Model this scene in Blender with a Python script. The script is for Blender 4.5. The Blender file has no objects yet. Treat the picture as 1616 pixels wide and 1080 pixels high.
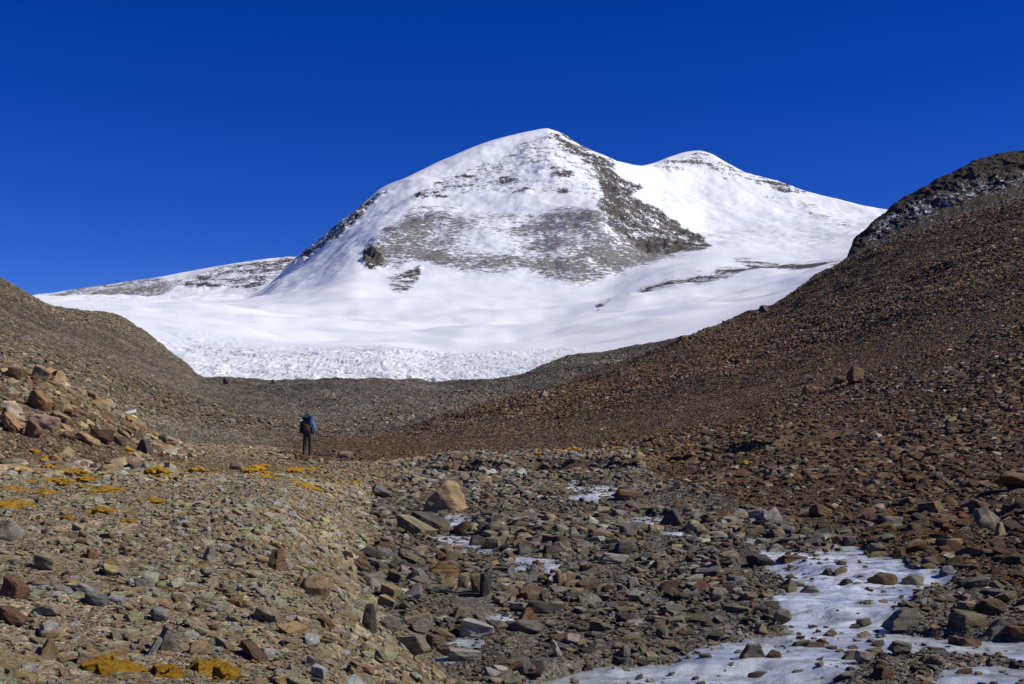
import bpy, bmesh, math, random
import numpy as np
from mathutils import Vector, Matrix, noise as mnoise

SC = bpy.context.scene
COL = SC.collection
R = math.radians
rng = np.random.default_rng(11)
random.seed(5)

# ------------------------------------------------------------------ camera
EYE = 1.7                                   # camera height above the stream gravel
PW, PH, FPX, HOR = 1616.0, 1080.0, 2020.0, 690.0
PITCH = math.atan((HOR - PH / 2) / FPX)
cam_d = bpy.data.cameras.new('camera')
cam_d.lens = 45.0
cam_d.sensor_width = 36.0
cam_d.clip_start = 0.1
cam_d.clip_end = 20000
cam = bpy.data.objects.new('camera', cam_d)
COL.objects.link(cam)
cam.location = (0, 0, EYE)
cam.rotation_euler = (math.pi / 2 + PITCH, 0, 0)
SC.camera = cam

# ------------------------------------------------------------------ sky and sun
SUN_EL, SUN_AZ = 40.0, 97.0                 # azimuth clockwise from the viewing direction
world = bpy.data.worlds.new('World')
SC.world = world
world.use_nodes = True
nt = world.node_tree
nt.nodes.clear()
sky = nt.nodes.new('ShaderNodeTexSky')
sky.sky_type = 'NISHITA'
sky.sun_disc = False
sky.sun_elevation = R(SUN_EL)
sky.sun_rotation = R(SUN_AZ)
sky.altitude = 5400
sky.air_density = 1.0
sky.dust_density = 0.0
sky.ozone_density = 4.0
hs = nt.nodes.new('ShaderNodeHueSaturation')
hs.inputs['Saturation'].default_value = 1.32
hs.inputs['Hue'].default_value = 0.528
hs.inputs['Value'].default_value = 1.25
bg = nt.nodes.new('ShaderNodeBackground')
bg.inputs['Strength'].default_value = 0.09
wo = nt.nodes.new('ShaderNodeOutputWorld')
nt.links.new(sky.outputs[0], hs.inputs['Color'])
nt.links.new(hs.outputs[0], bg.inputs['Color'])
nt.links.new(bg.outputs[0], wo.inputs['Surface'])

sun_d = bpy.data.lights.new('sun', 'SUN')
sun_d.energy = 5.0
sun_d.angle = R(0.53)
sun_d.color = (1.0, 0.945, 0.84)
sun = bpy.data.objects.new('sun', sun_d)
COL.objects.link(sun)
sdir = Vector((math.sin(R(SUN_AZ)) * math.cos(R(SUN_EL)), math.cos(R(SUN_AZ)) * math.cos(R(SUN_EL)), math.sin(R(SUN_EL))))
sun.rotation_euler = sdir.to_track_quat('Z', 'Y').to_euler()
sun.location = (60, 0, 80)

SC.view_settings.view_transform = 'Standard'
SC.view_settings.look = 'None'
SC.view_settings.exposure = 0.0
SC.view_settings.gamma = 1.0
SC.view_settings.use_curve_mapping = False
SC.render.resolution_x, SC.render.resolution_y = 1024, 684
SC.cycles.max_bounces = 6

# ------------------------------------------------------------------ geometry of the view
def pix_uv(px, py):
    """slope of the sight line through a point of the photograph: x/y and height/y"""
    px = np.asarray(px, float); py = np.asarray(py, float)
    a = (px - PW / 2) / FPX
    b = (PH / 2 - py) / FPX
    cy = math.cos(PITCH) - b * math.sin(PITCH)
    cz = math.sin(PITCH) + b * math.cos(PITCH)
    return a / cy, cz / cy

def proj(x, y, z):
    """world -> photograph"""
    dz = z - EYE
    c, s = math.cos(PITCH), math.sin(PITCH)
    d = np.maximum(y * c + dz * s, 1e-3)
    up = -y * s + dz * c
    return PW / 2 + FPX * x / d, PH / 2 - FPX * up / d

def P3(px, py, y):
    u, v = pix_uv(px, py)
    y = np.asarray(y, float)
    return u * y, y, EYE + v * y

def pchip_slopes(X, Y):
    """X (K,...) increasing along axis 0"""
    h = np.diff(X, axis=0)
    d = np.diff(Y, axis=0) / h
    K = X.shape[0]
    m = np.zeros_like(Y)
    if K == 2:
        m[:] = d[0]
        return m
    w1 = 2 * h[1:] + h[:-1]
    w2 = h[1:] + 2 * h[:-1]
    same = (d[:-1] * d[1:]) > 0
    with np.errstate(divide='ignore', invalid='ignore'):
        hm = (w1 + w2) / (w1 / d[:-1] + w2 / d[1:])
    m[1:-1] = np.where(same, hm, 0)
    m[0] = d[0]
    m[-1] = d[-1]
    return m

def pchip1(x, y, xq):
    x = np.asarray(x, float); y = np.asarray(y, float)
    m = pchip_slopes(x, y)
    k = np.clip(np.searchsorted(x, xq) - 1, 0, len(x) - 2)
    h = x[k + 1] - x[k]
    t = (np.clip(xq, x[0], x[-1]) - x[k]) / h
    return ((1 + 2 * t) * (1 - t) ** 2 * y[k] + t * (1 - t) ** 2 * h * m[k] + t * t * (3 - 2 * t) * y[k + 1] + t * t * (t - 1) * h * m[k + 1])

# ------------------------------------------------------------------ noise
def _hash(ix, iy, seed):
    n = (ix.astype(np.int64) * 374761393 + iy.astype(np.int64) * 668265263 + seed * 2147483647) & 0xFFFFFFFF
    n = ((n ^ (n >> 13)) * 1274126177) & 0xFFFFFFFF
    n = (n ^ (n >> 16)) & 0xFFFFFFFF
    return n / 4294967295.0

def perlin(x, y, seed=0):
    ix, iy = np.floor(x), np.floor(y)
    fx, fy = x - ix, y - iy
    u = fx * fx * fx * (fx * (fx * 6 - 15) + 10)
    v = fy * fy * fy * (fy * (fy * 6 - 15) + 10)
    def g(dx, dy):
        a = _hash(ix + dx, iy + dy, seed) * 2 * np.pi
        return np.cos(a) * (fx - dx) + np.sin(a) * (fy - dy)
    return 1.4 * ((g(0, 0) * (1 - u) + g(1, 0) * u) * (1 - v) + (g(0, 1) * (1 - u) + g(1, 1) * u) * v)

def fbm(x, y, oct=4, seed=0, gain=0.5):
    s = 0; a = 1.0; t = 0
    for i in range(oct):
        s = s + a * perlin(x, y, seed + i * 17)
        t += a
        a *= gain
        x = x * 2.03 + 3.1; y = y * 2.03 - 1.7
    return s / t * 1.5

def sstep(a, b, x):
    t = np.clip((x - a) / (b - a), 0, 1)
    return t * t * (3 - 2 * t)

def inside(poly, px, py):
    poly = np.asarray(poly, float)
    r = np.zeros(px.shape, bool)
    n = len(poly)
    j = n - 1
    for i in range(n):
        xi, yi = poly[i]; xj, yj = poly[j]
        if yi != yj:
            c = ((yi > py) != (yj > py)) & (px < (xj - xi) * (py - yi) / (yj - yi) + xi)
            r ^= c
        j = i
    return r

def blur(a, n, it=2):
    for _ in range(it):
        for ax in (0, 1):
            pad = [(0, 0), (0, 0)]
            pad[ax] = (n + 1, n)
            c = np.cumsum(np.pad(a, pad, mode='edge'), axis=ax)
            if ax == 0:
                a = (c[2 * n + 1:] - c[:-2 * n - 1]) / (2 * n + 1)
            else:
                a = (c[:, 2 * n + 1:] - c[:, :-2 * n - 1]) / (2 * n + 1)
    return a

# ------------------------------------------------------------------ object helpers
def tag(o, label=None, cat=None, group=None, kind=None):
    if label: o['label'] = label
    if cat: o['category'] = cat
    if group: o['group'] = group
    if kind: o['kind'] = kind
    return o

def link(name, me, mats=(), parent=None):
    o = bpy.data.objects.new(name, me)
    COL.objects.link(o)
    for m in mats:
        if m.name not in [x.name for x in me.materials if x]:
            me.materials.append(m)
    if parent: o.parent = parent
    return o

def empty(name, loc, rz=0.0):
    o = bpy.data.objects.new(name, None)
    COL.objects.link(o)
    o.location = loc
    o.rotation_euler = (0, 0, rz)
    o.empty_display_size = 0.2
    return o

def grid_mesh(name, X, Y, Z, attrs=None, keep=None, smooth=True):
    nr, nc = X.shape
    co = np.stack([X, Y, Z], -1).reshape(-1, 3).astype(np.float32)
    i = np.arange(nr * nc).reshape(nr, nc)
    q = np.stack([i[:-1, :-1], i[:-1, 1:], i[1:, 1:], i[1:, :-1]], -1).reshape(-1, 4)
    if keep is not None:
        k = (keep[:-1, :-1] & keep[:-1, 1:] & keep[1:, 1:] & keep[1:, :-1]).reshape(-1)
        q = q[k]
    me = bpy.data.meshes.new(name)
    me.vertices.add(len(co))
    me.vertices.foreach_set('co', co.ravel())
    me.loops.add(q.size)
    me.loops.foreach_set('vertex_index', q.ravel().astype(np.int32))
    me.polygons.add(len(q))
    me.polygons.foreach_set('loop_start', (np.arange(len(q)) * 4).astype(np.int32))
    me.polygons.foreach_set('loop_total', np.full(len(q), 4, np.int32))
    me.polygons.foreach_set('use_smooth', np.full(len(q), smooth, bool))
    for an, av in (attrs or {}).items():
        if av.ndim == 3:
            a = me.attributes.new(an, 'FLOAT_COLOR', 'POINT')
            c4 = np.ones((nr * nc, 4), np.float32)
            c4[:, :3] = av.reshape(-1, 3)
            a.data.foreach_set('color', c4.ravel())
        else:
            a = me.attributes.new(an, 'FLOAT', 'POINT')
            a.data.foreach_set('value', av.reshape(-1).astype(np.float32))
    me.update(calc_edges=True)
    me.validate()
    return me

# ------------------------------------------------------------------ materials
class NT:
    def __init__(s, name):
        s.m = bpy.data.materials.new(name)
        s.m.use_nodes = True
        s.t = s.m.node_tree
        s.t.nodes.clear()
        s.out = s.t.nodes.new('ShaderNodeOutputMaterial')
        s.b = s.t.nodes.new('ShaderNodeBsdfPrincipled')
        s.t.links.new(s.b.outputs[0], s.out.inputs[0])
    def n(s, typ, **kw):
        nd = s.t.nodes.new('ShaderNode' + typ)
        for k, v in kw.items():
            if k.startswith('in_'):
                key = k[3:]
                nd.inputs[int(key) if key.isdigit() else key.replace('_', ' ')].default_value = v
            else:
                setattr(nd, k, v)
        return nd
    def l(s, a, b):
        s.t.links.new(a, b)
    def put(s, key, val):
        if hasattr(val, 'is_output'): s.l(val, s.b.inputs[key])
        else: s.b.inputs[key].default_value = val
    def math(s, op, a, b=None, clamp=False):
        nd = s.n('Math', operation=op, use_clamp=clamp)
        for i, v in enumerate((a, b)):
            if v is None: continue
            if hasattr(v, 'is_output'): s.l(v, nd.inputs[i])
            else: nd.inputs[i].default_value = v
        return nd.outputs[0]
    def mix(s, f, a, b, mode='MIX'):
        nd = s.n('Mix', data_type='RGBA', blend_type=mode)
        for k, v in ((0, f), (6, a), (7, b)):
            if hasattr(v, 'is_output'): s.l(v, nd.inputs[k])
            else: nd.inputs[k].default_value = v if k == 0 else (*v[:3], 1)
        return nd.outputs[2]
    def ramp(s, f, stops):
        nd = s.n('ValToRGB')
        e = nd.color_ramp.elements
        while len(e) < len(stops): e.new(0.5)
        for k, (p, c) in zip(e, stops):
            k.position = p
            k.color = (*c, 1) if not isinstance(c, (int, float)) else (c, c, c, 1)
        s.l(f, nd.inputs[0])
        return nd.outputs[0]
    def rng(s, f, a, b, c=0.0, d=1.0, smooth=True):
        nd = s.n('MapRange', interpolation_type='SMOOTHSTEP' if smooth else 'LINEAR')
        s.l(f, nd.inputs[0])
        for i, v in enumerate((a, b, c, d)):
            if hasattr(v, 'is_output'): s.l(v, nd.inputs[i + 1])
            else: nd.inputs[i + 1].default_value = v
        return nd.outputs[0]
    def attr(s, name, typ='GEOMETRY'):
        return s.n('Attribute', attribute_name=name, attribute_type=typ)
    def noise(s, vec, scale, detail=4, rough=0.55, dist=0.0):
        nd = s.n('TexNoise', in_Scale=scale, in_Detail=detail, in_Roughness=rough, in_Distortion=dist)
        if vec is not None: s.l(vec, nd.inputs['Vector'])
        return nd.outputs[0]
    def vor(s, vec, scale, feature='F1'):
        nd = s.n('TexVoronoi', feature=feature, in_Scale=scale)
        s.l(vec, nd.inputs['Vector'])
        return nd
    def mapping(s, vec, scale=(1, 1, 1), rot=(0, 0, 0)):
        nd = s.n('Mapping')
        nd.inputs['Scale'].default_value = scale
        nd.inputs['Rotation'].default_value = rot
        s.l(vec, nd.inputs['Vector'])
        return nd.outputs[0]
    def bump(s, h, dist, strength=1.0, normal=None):
        nd = s.n('Bump', in_Distance=dist, in_Strength=strength)
        s.l(h, nd.inputs['Height'])
        if normal is not None: s.l(normal, nd.inputs['Normal'])
        s.l(nd.outputs[0], s.b.inputs['Normal'])
        return nd.outputs[0]

def stone_material(name, source):
    m = NT(name)
    tc = m.n('TexCoord')
    oi = m.n('ObjectInfo')
    if source == 'instance':
        col = m.attr('stone_tint', 'INSTANCER').outputs['Color']
    else:
        col = oi.outputs['Color']
    off = m.n('VectorMath', operation='ADD')
    m.l(tc.outputs['Object'], off.inputs[0])
    sc = m.n('VectorMath', operation='SCALE')
    m.l(oi.outputs['Random'], sc.inputs['Scale'])
    sc.inputs[0].default_value = (37, 91, 53)
    m.l(sc.outputs[0], off.inputs[1])
    v = off.outputs[0]
    blot = m.noise(v, 2.2, 5, 0.6)
    band = m.noise(m.mapping(v, (0.8, 1.0, 4.5), (0.35, 0.2, 0)), 2.0, 6, 0.7, 1.2)
    spk = m.noise(v, 26, 3, 0.7)
    f = m.ramp(blot, [(0.28, 0.55), (0.5, 0.95), (0.72, 1.35)])
    c = m.mix(1.0, col, f, 'MULTIPLY')
    f2 = m.ramp(band, [(0.3, 0.78), (0.55, 1.0), (0.75, 1.2)])
    c = m.mix(0.6, c, f2, 'MULTIPLY')
    f3 = m.ramp(spk, [(0.3, 0.62), (0.5, 1.0), (0.72, 1.45)])
    c = m.mix(0.75, c, f3, 'MULTIPLY')
    # rusty weathering stains
    rust = m.rng(m.noise(v, 1.3, 5, 0.65), 0.56, 0.72)
    c = m.mix(m.math('MULTIPLY', rust, 0.45), c, (0.20, 0.095, 0.035))
    m.put('Base Color', c)
    m.put('Roughness', 0.88)
    m.put('Specular IOR Level', 0.18)
    h = m.math('ADD', m.math('MULTIPLY', band, 0.7), m.math('ADD', m.math('MULTIPLY', blot, 0.9), m.math('MULTIPLY', spk, 0.35)))
    m.bump(h, 0.07, 1.0)
    return m.m

def ground_material():
    m = NT('scree_ground')
    geo = m.n('NewGeometry')
    pos = geo.outputs['Position']
    tint = m.attr('ground_tint').outputs['Color']
    far = m.attr('far_amount').outputs['Fac']
    moss = m.attr('moss_amount').outputs['Fac']
    wob = m.n('TexNoise', in_Scale=3.0, in_Detail=2)
    m.l(pos, wob.inputs['Vector'])
    vm = m.n('VectorMath', operation='MULTIPLY_ADD')
    m.l(wob.outputs['Color'], vm.inputs[0]); vm.inputs[1].default_value = (0.18, 0.18, 0.18)
    m.l(pos, vm.inputs[2])
    p2 = vm.outputs[0]
    vn = m.vor(p2, 26.0)
    vn2 = m.vor(p2, 75.0)
    vf = m.vor(p2, 2.3)
    vf2 = m.vor(p2, 0.75)
    def cellval(vd, lo, hi):
        sp = m.n('SeparateColor'); m.l(vd.outputs['Color'], sp.inputs[0])
        return m.rng(sp.outputs[0], 0, 1, lo, hi, False), sp.outputs[1]
    n1, h1 = cellval(vn, 0.55, 1.5)
    n2, h2 = cellval(vn2, 0.6, 1.45)
    f1, h3 = cellval(vf, 0.5, 1.6)
    f2, h4 = cellval(vf2, 0.75, 1.3)
    near = m.math('MULTIPLY', n1, n2)
    farv = m.math('MULTIPLY', f1, f2)
    mixv = m.n('Mix', data_type='FLOAT')
    m.l(far, mixv.inputs[0]); m.l(near, mixv.inputs[2]); m.l(farv, mixv.inputs[3])
    big = m.rng(m.noise(pos, 0.06, 6, 0.6), 0.3, 0.7, 0.75, 1.25)
    mid = m.rng(m.noise(pos, 0.9, 5, 0.65), 0.3, 0.7, 0.8, 1.2)
    val = m.math('MULTIPLY', m.math('MULTIPLY', mixv.outputs[0], big), mid)
    g = m.n('CombineColor')
    for i in range(3): m.l(val, g.inputs[i])
    c = m.mix(1.0, tint, g.outputs[0], 'MULTIPLY')
    # warm / cool mineral variation
    hv = m.n('Mix', data_type='FLOAT')
    m.l(far, hv.inputs[0]); m.l(h1, hv.inputs[2]); m.l(h3, hv.inputs[3])
    wc = m.ramp(hv.outputs[0], [(0.0, (0.86, 0.96, 1.12)), (0.55, (1, 1, 1)), (1.0, (1.14, 0.97, 0.82))])
    c = m.mix(0.9, c, wc, 'MULTIPLY')
    mn = m.math('ADD', m.noise(pos, 1.7, 6, 0.7), m.math('MULTIPLY', m.noise(pos, 9, 3, 0.6), 0.25))
    mf = m.rng(m.math('ADD', mn, m.math('MULTIPLY', moss, 0.5)), 0.95, 1.12)
    mf = m.math('MULTIPLY', mf, m.rng(moss, 0.02, 0.25))
    mcol = m.ramp(m.noise(pos, 14, 4, 0.7), [(0.3, (0.10, 0.055, 0.012)), (0.5, (0.27, 0.14, 0.018)), (0.7, (0.42, 0.25, 0.03))])
    c = m.mix(mf, c, mcol)
    m.put('Base Color', c)
    m.put('Roughness', 0.95)
    m.put('Specular IOR Level', 0.15)
    hn = m.math('ADD', m.math('MULTIPLY', vn.outputs['Distance'], -0.02), m.math('ADD', m.math('MULTIPLY', vn2.outputs['Distance'], -0.010), m.math('MULTIPLY', h1, 0.012)))
    hf = m.math('ADD', m.math('MULTIPLY', vf.outputs['Distance'], -0.35), m.math('MULTIPLY', vf2.outputs['Distance'], -0.7))
    hf = m.math('ADD', hf, m.math('MULTIPLY', h3, 0.12))
    hm = m.n('Mix', data_type='FLOAT')
    m.l(far, hm.inputs[0]); m.l(hn, hm.inputs[2]); m.l(hf, hm.inputs[3])
    m.bump(hm.outputs[0], 1.0, 0.9)
    return m.m

def ice_material():
    m = NT('stream_ice')
    geo = m.n('NewGeometry')
    pos = geo.outputs['Position']
    flow = m.mapping(pos, (1.2, 3.5, 2.0), (0, 0, 0.2))
    a = m.noise(flow, 1.6, 7, 0.62, 0.6)
    b = m.noise(pos, 9, 5, 0.65)
    clear = m.rng(m.math('ADD', m.math('MULTIPLY', a, 0.75), m.math('MULTIPLY', b, 0.25)), 0.38, 0.60)
    clear = m.math('MULTIPLY', clear, m.rng(m.attr('ice_amount').outputs['Fac'], 0.25, 1.0, 0.15, 1.0))
    c = m.mix(clear, (0.25, 0.285, 0.30), (0.68, 0.73, 0.80))
    wet = m.rng(m.noise(pos, 0.9, 4, 0.6), 0.52, 0.7)
    c = m.mix(m.math('MULTIPLY', wet, 0.4), c, (0.24, 0.26, 0.24))
    m.put('Base Color', c)
    m.put('Roughness', m.rng(b, 0.35, 0.65, 0.12, 0.42))
    m.put('IOR', 1.31)
    m.put('Subsurface Weight', 0.25)
    m.put('Subsurface Radius', (0.04, 0.07, 0.1))
    m.put('Subsurface Scale', 0.5)
    m.put('Coat Weight', 0.5)
    m.put('Coat Roughness', 0.06)
    h = m.math('ADD', m.math('MULTIPLY', m.noise(m.mapping(pos, (1, 2.2, 1)), 7, 5, 0.6), 0.03), m.math('MULTIPLY', m.noise(pos, 60, 3, 0.6), 0.005))
    m.bump(h, 1.0, 0.8)
    return m.m

def snow_material(name, dark, light, strata=0.6, tilt=0.0):
    """snow with rock showing where rock_amount is high; scree_amount gives fine speckle"""
    m = NT(name)
    geo = m.n('NewGeometry')
    pos = geo.outputs['Position']
    rock = m.attr('rock_amount').outputs['Fac']
    scree = m.attr('scree_amount').outputs['Fac']
    ser = m.attr('serac_amount').outputs['Fac']
    # rock bands, long along the face
    s1 = m.noise(m.mapping(pos, (1.0, 1.0, 3.0), (0, tilt, 0)), 0.020, 9, 0.68, 0.3)
    s2 = m.noise(m.mapping(pos, (1.0, 1.0, 2.6), (0, tilt, 0)), 0.16, 6, 0.72)
    rv = m.math('SUBTRACT', m.math('ADD', m.math('MULTIPLY', s1, 1.0), m.math('MULTIPLY', s2, 1.05)), 0.525)
    rm = m.rng(m.math('ADD', rv, m.math('MULTIPLY', rock, 0.34)), 0.66, 0.72)
    rm = m.math('MULTIPLY', rm, m.rng(rock, 0.01, 0.12))
    # scree speckle
    g1 = m.noise(m.mapping(pos, (0.55, 0.3, 2.2), (0, 0.55, 0)), 0.22, 6, 0.82, 0.5)
    g2 = m.noise(pos, 0.018, 5, 0.6)
    gv = m.math('ADD', m.math('MULTIPLY', g1, 0.72), m.math('MULTIPLY', g2, 0.28))
    gm = m.rng(m.math('ADD', gv, m.math('MULTIPLY', scree, 0.12)), 0.574, 0.615)
    gm = m.math('MULTIPLY', gm, m.rng(scree, 0.02, 0.5))
    mask = m.math('MAXIMUM', rm, gm)
    rc = m.ramp(m.noise(pos, 0.07, 6, 0.7), [(0.3, dark), (0.7, light)])
    sc2 = m.ramp(m.noise(pos, 0.3, 5, 0.75), [(0.3, (.10, .095, .085)), (0.7, (.34, .325, .30))])
    rc = m.mix(rm, sc2, rc)
    sn = m.ramp(m.noise(m.mapping(pos, (1, 0.5, 3)), 0.012, 6, 0.6), [(0.3, (0.66, 0.71, 0.78)), (0.65, (0.77, 0.79, 0.82))])
    # dirty ice and painted crevasse shade: grey streaks in the broken glacier tongue
    dz = m.noise(m.mapping(pos, (0.9, 0.16, 0.4), (0, 0, 0.6)), 0.8, 5, 0.72)
    dm = m.math('MULTIPLY', m.rng(dz, 0.51, 0.64), m.math('MULTIPLY', ser, 1.0))
    sn = m.mix(dm, sn, (0.30, 0.33, 0.34))
    c = m.mix(mask, sn, rc)
    m.put('Base Color', c)
    m.put('Roughness', 0.8)
    m.put('Specular IOR Level', 0.2)
    h = m.math('ADD', m.math('MULTIPLY', s2, 5.0), m.math('MULTIPLY', g1, 2.0))
    hh = m.math('ADD', m.math('MULTIPLY', h, m.math('ADD', m.math('MULTIPLY', mask, 0.9), 0.08)), m.math('MULTIPLY', dz, m.math('MULTIPLY', ser, 0.6)))
    m.bump(hh, 1.0, 0.8)
    return m.m

def moss_material():
    m = NT('ochre_moss')
    tc = m.n('TexCoord')
    v = tc.outputs['Object']
    n1 = m.noise(v, 6, 6, 0.7)
    n2 = m.noise(v, 45, 3, 0.7)
    c = m.ramp(n1, [(0.30, (0.10, 0.055, 0.018)), (0.46, (0.50, 0.265, 0.03)), (0.72, (0.74, 0.44, 0.06))])
    c = m.mix(0.6, c, m.ramp(n2, [(0.3, 0.55), (0.7, 1.35)]), 'MULTIPLY')
    m.put('Base Color', c)
    m.put('Roughness', 0.95)
    m.put('Specular IOR Level', 0.1)
    m.bump(m.math('ADD', n1, m.math('MULTIPLY', n2, 0.5)), 0.06, 1.0)
    return m.m

def plain(name, c, rough=0.8, var=0.25, scale=18.0):
    m = NT(name)
    tc = m.n('TexCoord')
    n = m.noise(tc.outputs['Object'], scale, 5, 0.6)
    m.put('Base Color', m.mix(1.0, c, m.ramp(n, [(0.3, 1 - var), (0.7, 1 + var)]), 'MULTIPLY'))
    m.put('Roughness', rough)
    m.bump(n, 0.01, 0.5)
    return m.m

M_STONE_I = stone_material('scattered_stone', 'instance')
M_STONE = stone_material('stone', 'object')
M_GROUND = ground_material()
M_ICE = ice_material()
M_MOSS = moss_material()

# ------------------------------------------------------------------ ground: valley floor, banks, scree slopes and moraine
DOFF = 14.0
S_AX = np.concatenate([np.linspace(-0.66, -0.31, 40)[:-1], np.linspace(-0.31, 0.31, 540), np.linspace(0.31, 0.66, 40)[1:]])
W_AX = np.concatenate([np.linspace(math.log(8), math.log(20), 30)[:-1], np.linspace(math.log(20), math.log(60), 520), np.linspace(math.log(60), math.log(450), 340)[1:]])
NS, NW = len(S_AX), len(W_AX)
CURVES = [
    # rows of points on the ground: (column, row of the photograph, metres away)
    [(-700, 1080, 5.6), (0, 1080, 6.2), (300, 1080, 6.7), (500, 1080, 7.2), (680, 1080, 8.2), (860, 1080, 8.5), (1616, 1080, 8.3), (2300, 1080, 8.0)],
    [(-700, 930, 9.0), (0, 915, 10.6), (300, 910, 11.4), (540, 905, 12.6), (650, 900, 14.0), (900, 900, 14.0), (1300, 900, 12.6), (1500, 900, 12.4), (1616, 895, 12.2), (2300, 860, 11.0)],
    [(-700, 800, 16.0), (0, 805, 19.0), (300, 808, 20.0), (520, 805, 21.0), (620, 812, 21.5), (700, 815, 21.0), (900, 810, 20.5), (1100, 808, 20.0), (1400, 800, 19.0), (1616, 785, 18.0), (2300, 720, 16.0)],
    [(-700, 690, 28.0), (0, 735, 32.0), (200, 742, 35.0), (400, 748, 37.0), (560, 750, 38.0), (700, 752, 36.0), (900, 750, 35.0), (1100, 742, 33.0), (1350, 722, 29.0), (1616, 700, 27.0), (2300, 600, 24.0)],
    [(-700, 430, 42.0), (-200, 520, 44.0), (0, 574, 45.0), (60, 588, 45.5), (110, 604, 46.0), (160, 632, 46.5), (205, 662, 47.0), (240, 690, 47.5), (280, 708, 48.0), (380, 714, 50.0), (485, 718, 54.5), (700, 722, 54.0), (900, 720, 53.0), (1060, 708, 51.0), (1300, 672, 46.0), (1616, 610, 41.0), (2300, 450, 36.0)],
    [(-700, 500, 62.0), (-200, 560, 62.0), (0, 606, 62.0), (110, 640, 64.0), (205, 676, 66.0), (280, 694, 70.0), (400, 699, 75.0), (500, 700, 78.0), (620, 698, 80.0), (750, 690, 78.0), (900, 672, 75.0), (1100, 634, 72.0), (1300, 585, 70.0), (1616, 490, 64.0), (2300, 280, 56.0)],
    [(-700, 290, 140.0), (-200, 450, 135.0), (0, 528, 130.0), (100, 566, 128.0), (200, 610, 124.0), (290, 648, 118.0), (400, 674, 112.0), (485, 686, 106.0), (620, 682, 102.0), (700, 655, 115.0), (800, 628, 130.0), (900, 603, 150.0), (1000, 565, 175.0), (1100, 524, 200.0), (1160, 505, 215.0), (1220, 480, 240.0), (1280, 440, 270.0), (1340, 405, 295.0), (1400, 374, 300.0), (1494, 343, 310.0), (1616, 305, 315.0), (1750, 262, 320.0), (2300, 100, 330.0)],
    [(-700, 240, 200.0), (-200, 400, 200.0), (0, 478, 190.0), (100, 525, 190.0), (200, 566, 185.0), (290, 610, 180.0), (400, 648, 160.0), (485, 664, 150.0), (620, 664, 150.0), (700, 664, 150.0), (800, 640, 175.0), (900, 622, 195.0), (1000, 585, 225.0), (1100, 548, 240.0), (1160, 522, 255.0), (1220, 500, 275.0), (1280, 465, 300.0), (1340, 430, 320.0), (1400, 400, 330.0), (1494, 368, 340.0), (1616, 330, 345.0), (1750, 300, 350.0), (2300, 150, 360.0)],
    [(-700, 150, 260.0), (-200, 345, 255.0), (0, 432, 252.0), (30, 449, 254.0), (60, 467, 256.0), (90, 482, 262.0), (120, 486, 275.0), (150, 487, 290.0), (185, 495, 292.0), (215, 511, 288.0), (250, 535, 275.0), (280, 560, 260.0), (300, 578, 250.0), (320, 597, 246.0), (420, 599, 250.0), (520, 595, 256.0), (600, 593, 258.0), (640, 594, 258.0), (680, 599, 256.0), (740, 597, 258.0), (820, 591, 264.0), (850, 577, 268.0), (900, 560, 275.0), (960, 548, 285.0), (1040, 535, 292.0), (1100, 522, 300.0), (1160, 503, 306.0), (1220, 492, 318.0), (1280, 455, 335.0), (1340, 425, 355.0), (1400, 405, 370.0), (1616, 340, 380.0), (1750, 310, 390.0), (2300, 170, 400.0)],
]
def col_s(pts):
    a = np.array(pts, float)
    x, y, z = P3(a[:, 0], a[:, 1], a[:, 2])
    return x / (y + DOFF), y, z
KY, KZ = [], []
KY.append(np.full(NS, -7.0)); KZ.append(np.full(NS, 0.0))
for c in CURVES:
    s, y, z = col_s(c)
    KY.append(pchip1(s, y, S_AX)); KZ.append(pchip1(s, z, S_AX))
KZ[0] = KZ[1] - 0.1
KY.append(KY[-1] + 22); KZ.append(KZ[-1] - 7.0)
KY.append(np.maximum(KY[-1] + 30, 452.0)); KZ.append(KZ[-1] - 9.0)
KY = np.array(KY); KZ = np.array(KZ)
for k in range(1, len(KY)):
    KY[k] = np.maximum(KY[k], KY[k - 1] + 1.0)
YAX = np.exp(W_AX) - DOFF
GZ = np.zeros((NW, NS))
for j in range(NS):
    ky, kz = KY[:, j], KZ[:, j]
    GZ[:, j] = np.interp(YAX, ky, kz)
def blur_rows(A, n, it):
    for _ in range(it):
        c = np.cumsum(np.pad(A, ((n + 1, n), (0, 0)), mode='edge'), axis=0)
        A = (c[2 * n + 1:] - c[:-2 * n - 1]) / (2 * n + 1)
    return A
_soft, _firm = blur_rows(GZ, 14, 2), blur_rows(GZ, 3, 2)
_k = sstep(90, 50, YAX)[:, None]
GZ = _soft * _k + _firm * (1 - _k)
GY = np.repeat(YAX[:, None], NS, 1)
GX = S_AX[None, :] * (GY + DOFF)
BASE = GZ.copy()
GPX, GPY = proj(GX, GY, GZ)
FRONT = GY > 2.0

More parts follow.
